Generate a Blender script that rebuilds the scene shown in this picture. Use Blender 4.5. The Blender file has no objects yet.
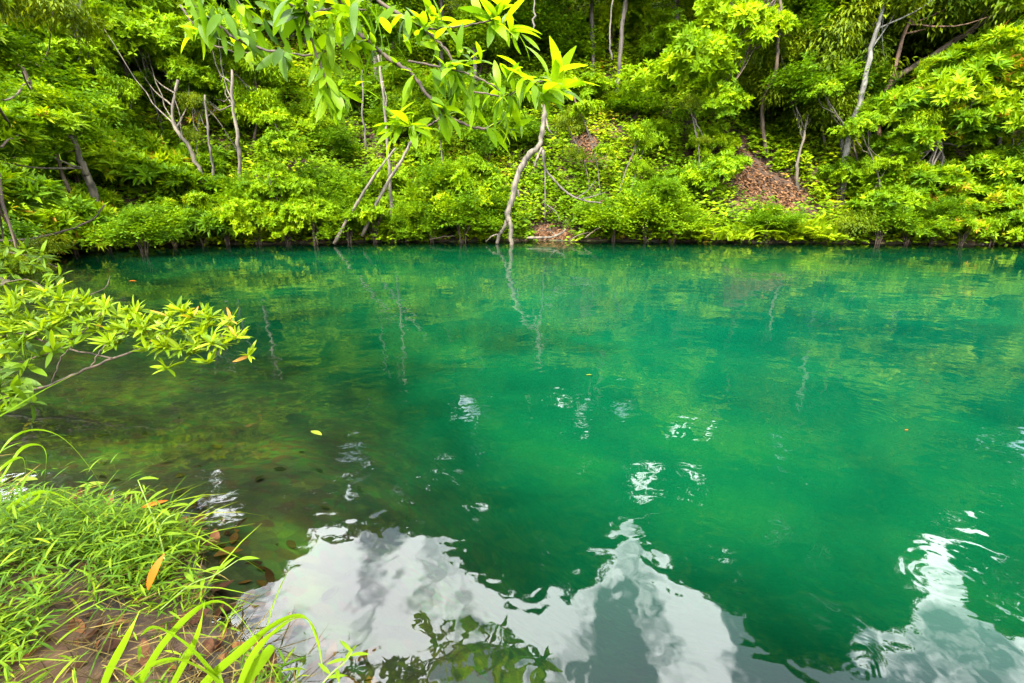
import bpy, math, random
import numpy as np

# ------------------------------------------------------------------ camera, sky, sun, exposure
SC = bpy.context.scene
COL = SC.collection
PITCH = math.radians(17.8); FPX = 461.0; CAMH = 1.6
cam_d = bpy.data.cameras.new('camera'); cam = bpy.data.objects.new('camera', cam_d); COL.objects.link(cam)
cam_d.sensor_width = 36.0; cam_d.lens = FPX / 1024 * 36.0
cam_d.clip_start = 0.02; cam_d.clip_end = 2000
cam.location = (0, 0, CAMH); cam.rotation_euler = (math.pi / 2 - PITCH, 0, 0)
SC.camera = cam

SUN_EL, SUN_AZ = math.radians(46), math.radians(-158)      # azimuth measured from +Y towards +X
W = bpy.data.worlds.new('World'); SC.world = W; W.use_nodes = True
wt = W.node_tree; wn = wt.nodes; wl = wt.links; wn.clear()
w_out = wn.new('ShaderNodeOutputWorld'); w_bg = wn.new('ShaderNodeBackground')
sky = wn.new('ShaderNodeTexSky'); sky.sky_type = 'NISHITA'; sky.sun_disc = False
sky.sun_elevation = SUN_EL; sky.sun_rotation = SUN_AZ
sky.air_density = 1.0; sky.dust_density = 0.5; sky.ozone_density = 2.5
w_tc = wn.new('ShaderNodeTexCoord'); w_map = wn.new('ShaderNodeMapping')
w_map.inputs['Scale'].default_value = (1.9, .7, .75); w_map.inputs['Location'].default_value = (0.35, 0.1, 0.2)
w_noise = wn.new('ShaderNodeTexNoise'); w_noise.inputs['Scale'].default_value = 3.6
w_noise.inputs['Detail'].default_value = 7; w_noise.inputs['Roughness'].default_value = 0.55
w_ramp = wn.new('ShaderNodeValToRGB')
w_ramp.color_ramp.elements[0].position = 0.46; w_ramp.color_ramp.elements[0].color = (.15, .15, .15, 1)
w_ramp.color_ramp.elements[1].position = 0.55; w_ramp.color_ramp.elements[1].color = (1, 1, 1, 1)
w_mix = wn.new('ShaderNodeMix'); w_mix.data_type = 'RGBA'
w_mix.inputs['B'].default_value = (19.5, 20.0, 20.5, 1)
wl.new(w_tc.outputs['Generated'], w_map.inputs['Vector']); wl.new(w_map.outputs[0], w_noise.inputs['Vector'])
wl.new(w_noise.outputs[0], w_ramp.inputs[0]); wl.new(w_ramp.outputs[0], w_mix.inputs['Factor'])
wl.new(sky.outputs[0], w_mix.inputs['A']); wl.new(w_mix.outputs['Result'], w_bg.inputs['Color'])
w_bg.inputs['Strength'].default_value = 0.15
wl.new(w_bg.outputs[0], w_out.inputs['Surface'])

sun_d = bpy.data.lights.new('sun', 'SUN'); sun_d.energy = 3.7; sun_d.angle = math.radians(5.0); sun_d.color = (1.0, 0.95, 0.86)
sun = bpy.data.objects.new('sun', sun_d); COL.objects.link(sun)
sun.rotation_euler = (math.pi / 2 - SUN_EL, 0, math.pi - SUN_AZ)

SC.view_settings.view_transform = 'Standard'; SC.view_settings.look = 'None'
SC.view_settings.gamma = 1.0; SC.view_settings.use_curve_mapping = False
SC.view_settings.exposure = 2.18
SC.render.engine = 'CYCLES'
cy = SC.cycles
cy.max_bounces = 6; cy.diffuse_bounces = 3; cy.glossy_bounces = 3; cy.transmission_bounces = 4; cy.transparent_max_bounces = 6
cy.caustics_reflective = False; cy.caustics_refractive = False
cy.use_denoising = True
cy.sample_clamp_indirect = 6.0

# ------------------------------------------------------------------ helpers
def ray(px, py):
    u = (px - 512) / FPX; v = (341.5 - py) / FPX
    return np.array([u, math.cos(PITCH) + v * math.sin(PITCH), -math.sin(PITCH) + v * math.cos(PITCH)])
def at(px, py, Y):                       # world point seen at pixel, Y metres in front
    d = ray(px, py); return np.array([0, 0, CAMH]) + d * (Y / d[1])
def xat(px, py, Y): return at(px, py, Y)[0]
def gp(px, py, z=0.0):
    d = ray(px, py); return np.array([0, 0, CAMH]) + d * ((z - CAMH) / d[2])
def sstep(a, b, x):
    t = np.clip((np.asarray(x, float) - a) / (b - a), 0, 1); return t * t * (3 - 2 * t)
def unit(v):
    v = np.asarray(v, float); n = np.linalg.norm(v, axis=-1, keepdims=True); return v / np.maximum(n, 1e-9)
def wob(x, y, s, k):                     # smooth pseudo noise in -1..1
    r = random.Random(s); o = 0; tot = 0
    for i in range(4):
        a = r.uniform(0, 6.28); f = k * (1.7 ** i); amp = .6 ** i
        o = o + amp * np.sin(f * (x * math.cos(a) + y * math.sin(a)) + r.uniform(0, 6.28)) * np.cos(f * .8 * (x * math.sin(a) - y * math.cos(a)) + r.uniform(0, 6.28))
        tot += amp
    return o / tot

def mesh_obj(name, V, F, mat=None, parent=None, attrs=None, smooth=False, mats=None, midx=None):
    me = bpy.data.meshes.new(name)
    V = np.asarray(V, np.float32)
    if isinstance(F, np.ndarray):
        k = F.shape[1]; n = F.shape[0]
        me.vertices.add(len(V)); me.vertices.foreach_set('co', V.ravel())
        me.loops.add(n * k); me.loops.foreach_set('vertex_index', F.astype(np.int32).ravel())
        me.polygons.add(n); me.polygons.foreach_set('loop_start', np.arange(0, n * k, k, dtype=np.int32))
        me.update(calc_edges=True)
    else:
        me.from_pydata([tuple(map(float, v)) for v in V], [], F); me.update()
    if attrs:
        for an, av in attrs.items():
            a = me.attributes.new(an, 'FLOAT', 'POINT'); a.data.foreach_set('value', np.asarray(av, np.float32))
    for m in (mats or ([mat] if mat else [])): me.materials.append(m)
    if midx is not None: me.polygons.foreach_set('material_index', np.asarray(midx, np.int32))
    if smooth: me.polygons.foreach_set('use_smooth', np.ones(len(me.polygons), bool))
    o = bpy.data.objects.new(name, me); COL.objects.link(o)
    if parent is not None: o.parent = parent
    return o
def tag(o, label=None, cat=None, group=None, kind=None):
    if label: o['label'] = label
    if cat: o['category'] = cat
    if group: o['group'] = group
    if kind: o['kind'] = kind
    return o
def empty(name, loc, rz=0.0, label=None, cat=None, group=None):
    o = bpy.data.objects.new(name, None); COL.objects.link(o); o.location = [float(c) for c in loc]; o.rotation_euler = (0, 0, rz)
    o.empty_display_size = 0.2
    return tag(o, label, cat, group)
def link_copy(src, parent, loc=(0, 0, 0), rot=(0, 0, 0), scale=(1, 1, 1), name=None):
    c = src.copy(); COL.objects.link(c); c.parent = parent; c.location = loc; c.rotation_euler = rot; c.scale = scale
    if name: c.name = name
    return c

# tubes -------------------------------------------------------------
def smooth_path(P, n):
    P = np.asarray(P, float); m = len(P)
    if m < 3: return np.array([P[0] + (P[-1] - P[0]) * t for t in np.linspace(0, 1, n)])
    Q = np.vstack([2 * P[0] - P[1], P, 2 * P[-1] - P[-2]]); out = []
    for t in np.linspace(0, m - 1 - 1e-6, n):
        i = int(t); f = t - i; a, b, c, d = Q[i], Q[i + 1], Q[i + 2], Q[i + 3]
        out.append(.5 * (2 * b + (c - a) * f + (2 * a - 5 * b + 4 * c - d) * f * f + (3 * b - a - 3 * c + d) * f ** 3))
    return np.array(out)
class Tubes:
    def __init__(s): s.V = []; s.F = []
    def add(s, P, r0, r1, n=None, sides=7, wobble=0.0, seed=0, power=1.0):
        n = n or max(4, len(P) * 3); C = smooth_path(P, n); rg = np.random.default_rng(seed)
        if wobble: C[1:-1] += rg.normal(0, wobble, (n - 2, 3))
        T = unit(np.gradient(C, axis=0)); up = np.array([.31, .2, .93]) if abs(T[0][2]) < .9 else np.array([1., .1, 0.])
        A = unit(np.cross(T, up)); B = np.cross(T, A)
        r = r0 + (r1 - r0) * np.linspace(0, 1, n) ** power
        r = r * (1 + .10 * rg.normal(0, 1, n).clip(-1.5, 1.5))
        th = np.arange(sides) * 2 * math.pi / sides
        ring = C[:, None] + (np.cos(th)[None, :, None] * A[:, None] + np.sin(th)[None, :, None] * B[:, None]) * r[:, None, None]
        b = sum(len(v) for v in s.V); s.V.append(ring.reshape(-1, 3))
        for i in range(n - 1):
            for j in range(sides):
                k = (j + 1) % sides
                s.F.append((b + i * sides + j, b + i * sides + k, b + (i + 1) * sides + k, b + (i + 1) * sides + j))
        s.F.append(tuple(b + j for j in range(sides))[::-1]); s.F.append(tuple(b + (n - 1) * sides + j for j in range(sides)))
        return C
    def build(s, name, mat, parent=None): return mesh_obj(name, np.vstack(s.V), s.F, mat, parent, smooth=True)
def tube(name, P, r0, r1, mat, parent=None, **k):
    t = Tubes(); t.add(P, r0, r1, **k); return t.build(name, mat, parent)

# leaves ------------------------------------------------------------
def leaf_simple(P, D, N, L, Wd, droop=0.15, fold=0.12):
    """diamond leaf of 4 points folded on its midrib"""
    D = unit(D); S = unit(np.cross(D, N)); N = np.cross(S, D)
    L = np.asarray(L)[:, None]; Wd = np.asarray(Wd)[:, None]
    mid = P + D * L * .45 + N * Wd * fold
    V = np.stack([P, mid + S * Wd * .5, P + D * L - N * L * droop, mid - S * Wd * .5], 1)
    n = len(P); b = np.arange(n)[:, None] * 4
    F = np.concatenate([b + np.array([[0, 1, 2]]), b + np.array([[0, 2, 3]])], 0)
    return V.reshape(-1, 3), F, 4
def leaf_fine(P, D, N, L, Wd, bend=0.35, nseg=6, fold=.18, wpow=.8):
    """leaf of several segments with a midrib fold and a bending blade"""
    D = unit(D); S = unit(np.cross(D, N)); N = np.cross(S, D); n = len(P)
    L = np.asarray(L); Wd = np.asarray(Wd); bend = np.broadcast_to(np.asarray(bend, float), (n,))
    rows = []
    for k in range(nseg + 1):
        t = k / nseg; a = bend * t
        c = P + D * (L * t * np.cos(a * .6))[:, None] - N * (L * t * np.sin(a))[:, None]
        w = Wd * .5 * (math.sin(math.pi * min(1, (t * .96 + .03))) ** wpow)
        up = N * (w * fold)[:, None]
        rows += [c + S * w[:, None] + up, c, c - S * w[:, None] + up]
    V = np.stack(rows, 1); m = 3 * (nseg + 1); b = np.arange(n)[:, None] * m
    F = []
    for k in range(nseg):
        o = 3 * k
        F += [b + np.array([[o, o + 1, o + 4, o + 3]]), b + np.array([[o + 1, o + 2, o + 5, o + 4]])]
    return V.reshape(-1, 3), np.concatenate(F, 0), m
def leaf_obj(name, parts, mat, parent=None, smooth=False):
    """parts: list of (V,F,verts_per_leaf,tone per leaf); all F the same width"""
    b = 0; Vs = []; Fs = []; T = []
    for V, F, k, tone in parts:
        Vs.append(V); Fs.append(F + b); b += len(V); T.append(np.repeat(tone, k))
    return mesh_obj(name, np.vstack(Vs), np.vstack(Fs), mat, parent, attrs={'tone': np.concatenate(T)}, smooth=smooth)
def rand_dir(rg, n): return unit(rg.normal(0, 1, (n, 3)))

# ------------------------------------------------------------------ materials
def mat_new(name):
    m = bpy.data.materials.new(name); m.use_nodes = True; nt = m.node_tree; nt.nodes.clear()
    return m, nt, nt.nodes, nt.links
def ramp(nd, stops):
    r = nd.new('ShaderNodeValToRGB'); e = r.color_ramp.elements
    while len(e) < len(stops): e.new(.5)
    for x, (p, c) in zip(e, stops): x.position = p; x.color = (*c, 1)
    return r
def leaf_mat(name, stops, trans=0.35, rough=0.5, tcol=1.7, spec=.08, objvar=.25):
    m, nt, nd, lk = mat_new(name)
    out = nd.new('ShaderNodeOutputMaterial'); at_ = nd.new('ShaderNodeAttribute'); at_.attribute_name = 'tone'
    oi = nd.new('ShaderNodeObjectInfo')
    mm = nd.new('ShaderNodeMath'); mm.operation = 'MULTIPLY_ADD'; mm.inputs[1].default_value = objvar; 
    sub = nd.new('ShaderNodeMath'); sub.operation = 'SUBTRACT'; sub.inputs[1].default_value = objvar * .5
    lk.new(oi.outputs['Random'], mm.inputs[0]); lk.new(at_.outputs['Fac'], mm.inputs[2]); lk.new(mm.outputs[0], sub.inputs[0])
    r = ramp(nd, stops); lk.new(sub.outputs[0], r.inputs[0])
    p = nd.new('ShaderNodeBsdfPrincipled'); p.inputs['Roughness'].default_value = rough; p.inputs['Specular IOR Level'].default_value = spec
    lk.new(r.outputs[0], p.inputs['Base Color'])
    t = nd.new('ShaderNodeBsdfTranslucent'); mul = nd.new('ShaderNodeMix'); mul.data_type = 'RGBA'; mul.blend_type = 'MULTIPLY'; mul.inputs['Factor'].default_value = 1
    mul.inputs['B'].default_value = (tcol * 1.1, tcol, tcol * .35, 1)
    lk.new(r.outputs[0], mul.inputs['A']); lk.new(mul.outputs['Result'], t.inputs['Color'])
    mx = nd.new('ShaderNodeMixShader'); mx.inputs[0].default_value = trans
    lk.new(p.outputs[0], mx.inputs[1]); lk.new(t.outputs[0], mx.inputs[2]); lk.new(mx.outputs[0], out.inputs['Surface'])
    return m
G = 1.0
M = {}
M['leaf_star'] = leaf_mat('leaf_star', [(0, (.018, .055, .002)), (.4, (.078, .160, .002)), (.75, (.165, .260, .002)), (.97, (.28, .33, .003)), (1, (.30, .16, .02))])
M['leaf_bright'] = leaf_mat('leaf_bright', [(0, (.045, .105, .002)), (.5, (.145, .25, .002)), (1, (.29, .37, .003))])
M['leaf_small'] = leaf_mat('leaf_small', [(0, (.017, .05, .002)), (.5, (.074, .155, .002)), (1, (.20, .29, .003))])
M['leaf_dark'] = leaf_mat('leaf_dark', [(0, (.010, .034, .002)), (.5, (.038, .092, .002)), (1, (.13, .20, .003))])
M['leaf_olive'] = leaf_mat('leaf_olive', [(0, (.022, .045, .002)), (.5, (.072, .115, .002)), (1, (.17, .21, .003))])
M['leaf_fern'] = leaf_mat('leaf_fern', [(0, (.06, .12, .002)), (.5, (.16, .25, .003)), (1, (.30, .36, .004))])
M['leaf_under'] = leaf_mat('leaf_under', [(0, (.016, .045, .002)), (.35, (.070, .140, .002)), (.7, (.155, .24, .002)), (.92, (.28, .31, .004)), (1, (.26, .13, .03))])
M['leaf_big'] = leaf_mat('leaf_big', [(0, (.022, .06, .003)), (.4, (.075, .155, .003)), (.8, (.15, .25, .003)), (1, (.20, .29, .004))], trans=.58, rough=.4, spec=.16, tcol=1.9, objvar=.1)
M['leaf_low'] = leaf_mat('leaf_low', [(0, (.02, .05, .003)), (.5, (.09, .16, .003)), (.9, (.22, .29, .004)), (1, (.38, .18, .03))], trans=.35, rough=.45, spec=.14, objvar=.1)
M['grass'] = leaf_mat('grass', [(0, (.010, .030, .001)), (.45, (.050, .110, .002)), (.9, (.17, .23, .003)), (1, (.26, .17, .04))], trans=.35, rough=.45, tcol=1.5, spec=.1, objvar=0)
M['blade'] = leaf_mat('blade', [(0, (.06, .14, .003)), (1, (.16, .26, .006))], trans=.35, rough=.35, objvar=0)
M['litter'] = leaf_mat('litter', [(0, (.018, .007, .003)), (.5, (.065, .026, .009)), (1, (.16, .065, .022))], trans=.1, rough=.6, tcol=1.0, objvar=0)
M['leaf_dry'] = leaf_mat('leaf_dry', [(0, (.26, .06, .004)), (1, (.34, .10, .008))], trans=.2, rough=.5, tcol=1.0, objvar=0)
M['litter_far'] = leaf_mat('litter_far', [(0, (.03, .014, .006)), (.5, (.095, .044, .018)), (1, (.19, .10, .045))], trans=.1, rough=.7, tcol=1.0, objvar=0)
M['straw'] = leaf_mat('straw', [(0, (.014, .009, .003)), (.6, (.055, .040, .010)), (1, (.16, .12, .03))], trans=.1, rough=.7, tcol=1.0, objvar=0)
M['sunk'] = leaf_mat('sunk', [(0, (.018, .018, .005)), (.6, (.035, .032, .007)), (1, (.06, .045, .010))], trans=.05, rough=.8, tcol=1.0, objvar=0)
M['leaf_float'] = leaf_mat('leaf_float', [(0, (.07, .10, .006)), (1, (.12, .14, .012))], trans=.1, rough=.5, tcol=1.0, objvar=0)

def bark_mat(name, c0, c1, scale=9, stretch=.25):
    m, nt, nd, lk = mat_new(name)
    out = nd.new('ShaderNodeOutputMaterial'); p = nd.new('ShaderNodeBsdfPrincipled'); p.inputs['Roughness'].default_value = .8
    tc = nd.new('ShaderNodeTexCoord'); mp = nd.new('ShaderNodeMapping'); mp.inputs['Scale'].default_value = (1, 1, stretch)
    n = nd.new('ShaderNodeTexNoise'); n.inputs['Scale'].default_value = scale; n.inputs['Detail'].default_value = 5
    r = ramp(nd, [(.35, c0), (.62, c1)])
    b = nd.new('ShaderNodeBump'); b.inputs['Strength'].default_value = .5; b.inputs['Distance'].default_value = .02
    lk.new(tc.outputs['Object'], mp.inputs[0]); lk.new(mp.outputs[0], n.inputs['Vector']); lk.new(n.outputs[0], r.inputs[0])
    lk.new(r.outputs[0], p.inputs['Base Color']); lk.new(n.outputs[0], b.inputs['Height']); lk.new(b.outputs[0], p.inputs['Normal']); lk.new(p.outputs[0], out.inputs[0])
    return m
M['bark_pale'] = bark_mat('bark_pale', (.024, .020, .012), (.115, .092, .06))
M['bark_grey'] = bark_mat('bark_grey', (.022, .018, .012), (.085, .07, .05))
M['bark_brown'] = bark_mat('bark_brown', (.020, .013, .007), (.07, .045, .024))
M['bark_white'] = bark_mat('bark_white', (.03, .027, .02), (.125, .118, .095), 6, .5)
M['bark_red'] = bark_mat('bark_red', (.035, .016, .008), (.12, .065, .034))
M['twig_dark'] = bark_mat('twig_dark', (.022, .015, .010), (.07, .045, .028), 30)

# ground: forest soil with leaf litter; under water olive mud, pale stones and algae
m, nt, nd, lk = mat_new('soil'); M['soil'] = m
out = nd.new('ShaderNodeOutputMaterial'); p = nd.new('ShaderNodeBsdfPrincipled'); p.inputs['Roughness'].default_value = .9
geo = nd.new('ShaderNodeNewGeometry'); sep = nd.new('ShaderNodeSeparateXYZ'); lk.new(geo.outputs['Position'], sep.inputs[0])
n1 = nd.new('ShaderNodeTexNoise'); n1.inputs['Scale'].default_value = 3.5; n1.inputs['Detail'].default_value = 8
n2 = nd.new('ShaderNodeTexNoise'); n2.inputs['Scale'].default_value = 1.6; n2.inputs['Detail'].default_value = 4
vo = nd.new('ShaderNodeTexVoronoi'); vo.inputs['Scale'].default_value = 13
for q in (n1, n2, vo): lk.new(geo.outputs['Position'], q.inputs['Vector'])
soil = ramp(nd, [(.3, (.010, .006, .003)), (.5, (.030, .015, .006)), (.7, (.075, .036, .014))]); lk.new(n1.outputs[0], soil.inputs[0])
bed = ramp(nd, [(.32, (.014, .013, .005)), (.46, (.032, .036, .007)), (.58, (.055, .075, .009)), (.72, (.11, .15, .012))]); lk.new(n2.outputs[0], bed.inputs[0])
peb = nd.new('ShaderNodeMix'); peb.data_type = 'RGBA'; peb.blend_type = 'MULTIPLY'; peb.inputs['Factor'].default_value = .65
lk.new(bed.outputs[0], peb.inputs['A']); lk.new(vo.outputs['Color'], peb.inputs['B'])
msk = nd.new('ShaderNodeMapRange'); msk.inputs['From Min'].default_value = -.02; msk.inputs['From Max'].default_value = .04
lk.new(sep.outputs[2], msk.inputs['Value'])
mx = nd.new('ShaderNodeMix'); mx.data_type = 'RGBA'; lk.new(msk.outputs[0], mx.inputs['Factor']); lk.new(peb.outputs['Result'], mx.inputs['A']); lk.new(soil.outputs[0], mx.inputs['B'])
bp = nd.new('ShaderNodeBump'); bp.inputs['Strength'].default_value = .8; bp.inputs['Distance'].default_value = .06; lk.new(n1.outputs[0], bp.inputs['Height'])
lk.new(bp.outputs[0], p.inputs['Normal']); lk.new(mx.outputs['Result'], p.inputs['Base Color']); lk.new(p.outputs[0], out.inputs[0])

# water: mirror by Fresnel over a body that turns from clear to cloudy emerald with depth
m, nt, nd, lk = mat_new('pond_water'); M['water'] = m
out = nd.new('ShaderNodeOutputMaterial'); geo = nd.new('ShaderNodeNewGeometry'); dep = nd.new('ShaderNodeAttribute'); dep.attribute_name = 'depth'
def noise(scale, sx=1, sy=1, det=2, rot=0.0, dist=0.0):
    mp = nd.new('ShaderNodeMapping'); mp.inputs['Scale'].default_value = (sx, sy, 1); mp.inputs['Rotation'].default_value = (0, 0, rot)
    n = nd.new('ShaderNodeTexNoise'); n.inputs['Scale'].default_value = scale; n.inputs['Detail'].default_value = det; n.inputs['Distortion'].default_value = dist
    lk.new(geo.outputs['Position'], mp.inputs[0]); lk.new(mp.outputs[0], n.inputs['Vector']); return n
def math_(op, a, b=None, c=None):
    q = nd.new('ShaderNodeMath'); q.operation = op
    for i, v in enumerate((a, b, c)):
        if v is None: continue
        if isinstance(v, (int, float)): q.inputs[i].default_value = v
        else: lk.new(v, q.inputs[i])
    return q.outputs[0]
wv1 = noise(1.3, 1, 1.5, 1, .4, .3); wv2 = noise(4.2, 1, 1.3, 1, -.3, .5); wv3 = noise(11, 1, 1, 1, .2, .3)
sxyz = nd.new('ShaderNodeSeparateXYZ'); lk.new(geo.outputs['Position'], sxyz.inputs[0])
calm = nd.new('ShaderNodeMapRange'); calm.inputs['From Min'].default_value = 1.5; calm.inputs['From Max'].default_value = 8; calm.inputs['To Min'].default_value = 1; calm.inputs['To Max'].default_value = .35; lk.new(sxyz.outputs[1], calm.inputs['Value'])   # the far side lies sheltered under the slope
h = math_('MULTIPLY', wv1.outputs[0], .0075)
h = math_('MULTIPLY_ADD', math_('MULTIPLY', wv2.outputs[0], calm.outputs[0]), .0030, h)
h = math_('MULTIPLY_ADD', math_('MULTIPLY', wv3.outputs[0], calm.outputs[0]), .0010, h)
RINGS = [((865, 420), .060, .35, .0003), ((945, 575), .05, .30, .00008), ((860, 675), .03, .16, .00006)]
for (rx, ry), wl_, rad, amp in RINGS:
    c = gp(rx, ry); dn = nd.new('ShaderNodeVectorMath'); dn.operation = 'DISTANCE'; dn.inputs[1].default_value = (c[0], c[1], 0)
    lk.new(geo.outputs['Position'], dn.inputs[0]); r_ = math_('MULTIPLY_ADD', math_('SUBTRACT', wv2.outputs[0], .5), .16, dn.outputs['Value'])
    s = math_('SINE', math_('MULTIPLY', r_, 2 * math.pi / wl_))
    g = math_('EXPONENT', math_('MULTIPLY', math_('POWER', math_('DIVIDE', r_, rad), 2), -1.5))
    h = math_('MULTIPLY_ADD', math_('MULTIPLY', s, g), amp, h)
bump = nd.new('ShaderNodeBump'); bump.inputs['Strength'].default_value = 1.0; bump.inputs['Distance'].default_value = 1.0; lk.new(h, bump.inputs['Height'])
fr = nd.new('ShaderNodeFresnel'); fr.inputs['IOR'].default_value = 1.55; lk.new(bump.outputs[0], fr.inputs['Normal'])
gl = nd.new('ShaderNodeBsdfGlossy'); gl.inputs['Roughness'].default_value = .015; lk.new(bump.outputs[0], gl.inputs['Normal'])
cl1 = noise(.28, 1, 1, 4, .2, .4); cl2 = noise(1.1, 1, 1, 4, 0, .6)
cm = math_('MULTIPLY_ADD', cl2.outputs[0], .35, math_('MULTIPLY', cl1.outputs[0], .65))
body_c = ramp(nd, [(.33, (.0003, .018, .0072)), (.5, (.0006, .031, .0098)), (.66, (.003, .047, .0082))]); lk.new(cm, body_c.inputs[0])
deep_c = ramp(nd, [(.33, (.0003, .028, .0142)), (.5, (.0004, .040, .0180)), (.66, (.0006, .053, .0205))]); lk.new(cm, deep_c.inputs[0])
dmx = nd.new('ShaderNodeMapRange'); dmx.interpolation_type = 'SMOOTHSTEP'; dmx.inputs['From Min'].default_value = 1.2; dmx.inputs['From Max'].default_value = 4.2; lk.new(dep.outputs['Fac'], dmx.inputs['Value'])
bmx = nd.new('ShaderNodeMix'); bmx.data_type = 'RGBA'; lk.new(dmx.outputs[0], bmx.inputs['Factor']); lk.new(body_c.outputs[0], bmx.inputs['A']); lk.new(deep_c.outputs[0], bmx.inputs['B'])
body = nd.new('ShaderNodeBsdfDiffuse'); lk.new(bmx.outputs['Result'], body.inputs['Color'])
tr = nd.new('ShaderNodeBsdfTransparent'); tr.inputs['Color'].default_value = (.82, .92, .70, 1)
dd = math_('MULTIPLY_ADD', math_('SUBTRACT', cl2.outputs[0], .5), .5, dep.outputs['Fac'])
tt = nd.new('ShaderNodeMapRange'); tt.interpolation_type = 'SMOOTHSTEP'; tt.inputs['From Min'].default_value = .10; tt.inputs['From Max'].default_value = 1.7; lk.new(dd, tt.inputs['Value'])
mx1 = nd.new('ShaderNodeMixShader'); lk.new(tt.outputs[0], mx1.inputs[0]); lk.new(tr.outputs[0], mx1.inputs[1]); lk.new(body.outputs[0], mx1.inputs[2])
mx2 = nd.new('ShaderNodeMixShader'); lk.new(fr.outputs[0], mx2.inputs[0]); lk.new(mx1.outputs[0], mx2.inputs[1]); lk.new(gl.outputs[0], mx2.inputs[2])
lk.new(mx2.outputs[0], out.inputs['Surface'])

# ------------------------------------------------------------------ terrain
SHORE = smooth_path([(-.50, .72), (-.60, 1.02), (-.84, 1.20), (-1.12, 1.36), (-1.34, 1.58), (-1.70, 1.90), (-2.3, 2.0), (-3.1, 2.1), (-4.8, 3.3), (-6.6, 5.0), (-8.6, 7.4), (-10.6, 10.0),
    (-12.2, 12.0), (-12.9, 13.6), (-11.0, 15.0), (-8, 15.6), (-5, 16.1), (-2, 16.5), (1, 16.7), (4, 16.5), (8, 16.1), (12, 15.8), (16, 15.4), (20, 15.2), (26, 14.5), (33, 11), (36, 3), (30, -5), (16, -5.5), (8, -2.5), (3.5, -.3), (1.2, .45), (.2, .55), (-.50, .72)], 240)[:, :2]
SHORE[:, 1] += .22 * wob(SHORE[:, 0], SHORE[:, 0] * .3, 51, 2.6) * (SHORE[:, 1] > 13)
def sdist(x, y):                         # signed distance to the shore, positive on land
    x = np.asarray(x, float); y = np.asarray(y, float); sh = x.shape; x = x.ravel(); y = y.ravel()
    best = np.full(len(x), 1e9); ins = np.zeros(len(x), bool); P = SHORE
    for i in range(len(P) - 1):
        ax, ay = P[i]; bx, by = P[i + 1]; ex, ey = bx - ax, by - ay; l2 = ex * ex + ey * ey + 1e-12
        t = np.clip(((x - ax) * ex + (y - ay) * ey) / l2, 0, 1)
        best = np.minimum(best, (x - ax - t * ex) ** 2 + (y - ay - t * ey) ** 2)
        c = ((ay > y) != (by > y)); xi = ax + (y - ay) / (ey if abs(ey) > 1e-12 else 1e-12) * ex
        ins ^= c & (x < xi)
    d = np.sqrt(best); return np.where(ins, -d, d).reshape(sh)
def terrain(x, y):
    x = np.asarray(x, float); y = np.asarray(y, float); s = sdist(x, y)
    far = sstep(5.5, 12.5, y + .10 * np.abs(x))
    near = .02 + .16 * sstep(0, .5, s) + .10 * np.clip(s - .4, 0, 6) + .02 * wob(x, y, 3, 5.0) * sstep(0, .4, s) + .35 * np.clip(s - 3, 0, 20)
    sl = .18 * sstep(0, .35, s) + .95 * np.clip(s - .5, 0, 11) + .45 * np.clip(s - 11.5, 0, 10) + .12 * np.clip(s - 22, 0, 60)
    sl = sl + (.35 * wob(x, y, 5, .55) + .12 * wob(x, y, 6, 2.2)) * sstep(.5, 3, s)
    land = near * (1 - far) + sl * far
    dn = (.34 + .75 * sstep(-2.0, 1.2, x + .25 * wob(x, y, 9, 1.5))) * (-s) + .05 * wob(x, y, 8, 3.0) * sstep(0, .5, -s)
    df = .5 * (-s)
    d = 5.0 * (1 - np.exp(-(dn * (1 - far) + df * far) / 5.0))
    return np.where(s > 0, land, -np.maximum(d, .01))
def tz(x, y): return float(terrain(np.array([x]), np.array([y]))[0])

def spaced(segs):
    out = []
    for a, b, st in segs: out += list(np.arange(a, b, st))
    return np.array(out + [segs[-1][1]])
def grid_obj(name, xs, ys, zf, mat, attr=None):
    X, Y = np.meshgrid(xs, ys); Z = zf(X, Y); n, m = X.shape
    V = np.stack([X, Y, Z], -1).reshape(-1, 3); i = np.arange((n - 1) * (m - 1)); r = i // (m - 1); c = i % (m - 1); b = r * m + c
    F = np.stack([b, b + 1, b + m + 1, b + m], 1)
    return mesh_obj(name, V, F, mat, attrs={attr[0]: attr[1](X, Y).ravel()} if attr else None, smooth=True)
gx = spaced([(-240, -60, 20), (-60, -24, 3), (-24, -5, .5), (-5, 1.5, .08), (1.5, 5, .3), (5, 30, .6), (30, 60, 3), (60, 240, 20)])
gy = spaced([(-120, -20, 10), (-20, -1, 1), (-1, .6, .2), (.6, 4.2, .08), (4.2, 13, .4), (13, 34, .3), (34, 60, 2), (60, 300, 20)])
tag(grid_obj('ground', gx, gy, terrain, M['soil']), kind='structure')
wx = spaced([(-14, -5, .25), (-5, 2, .08), (2, 38, .4)]); wy = spaced([(-6, .6, .4), (.6, 4.5, .08), (4.5, 17.2, .25)])
tag(grid_obj('water', wx, wy, lambda X, Y: X * 0, M['water'], ('depth', lambda X, Y: np.maximum(-terrain(X, Y), 0))), kind='structure')

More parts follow.
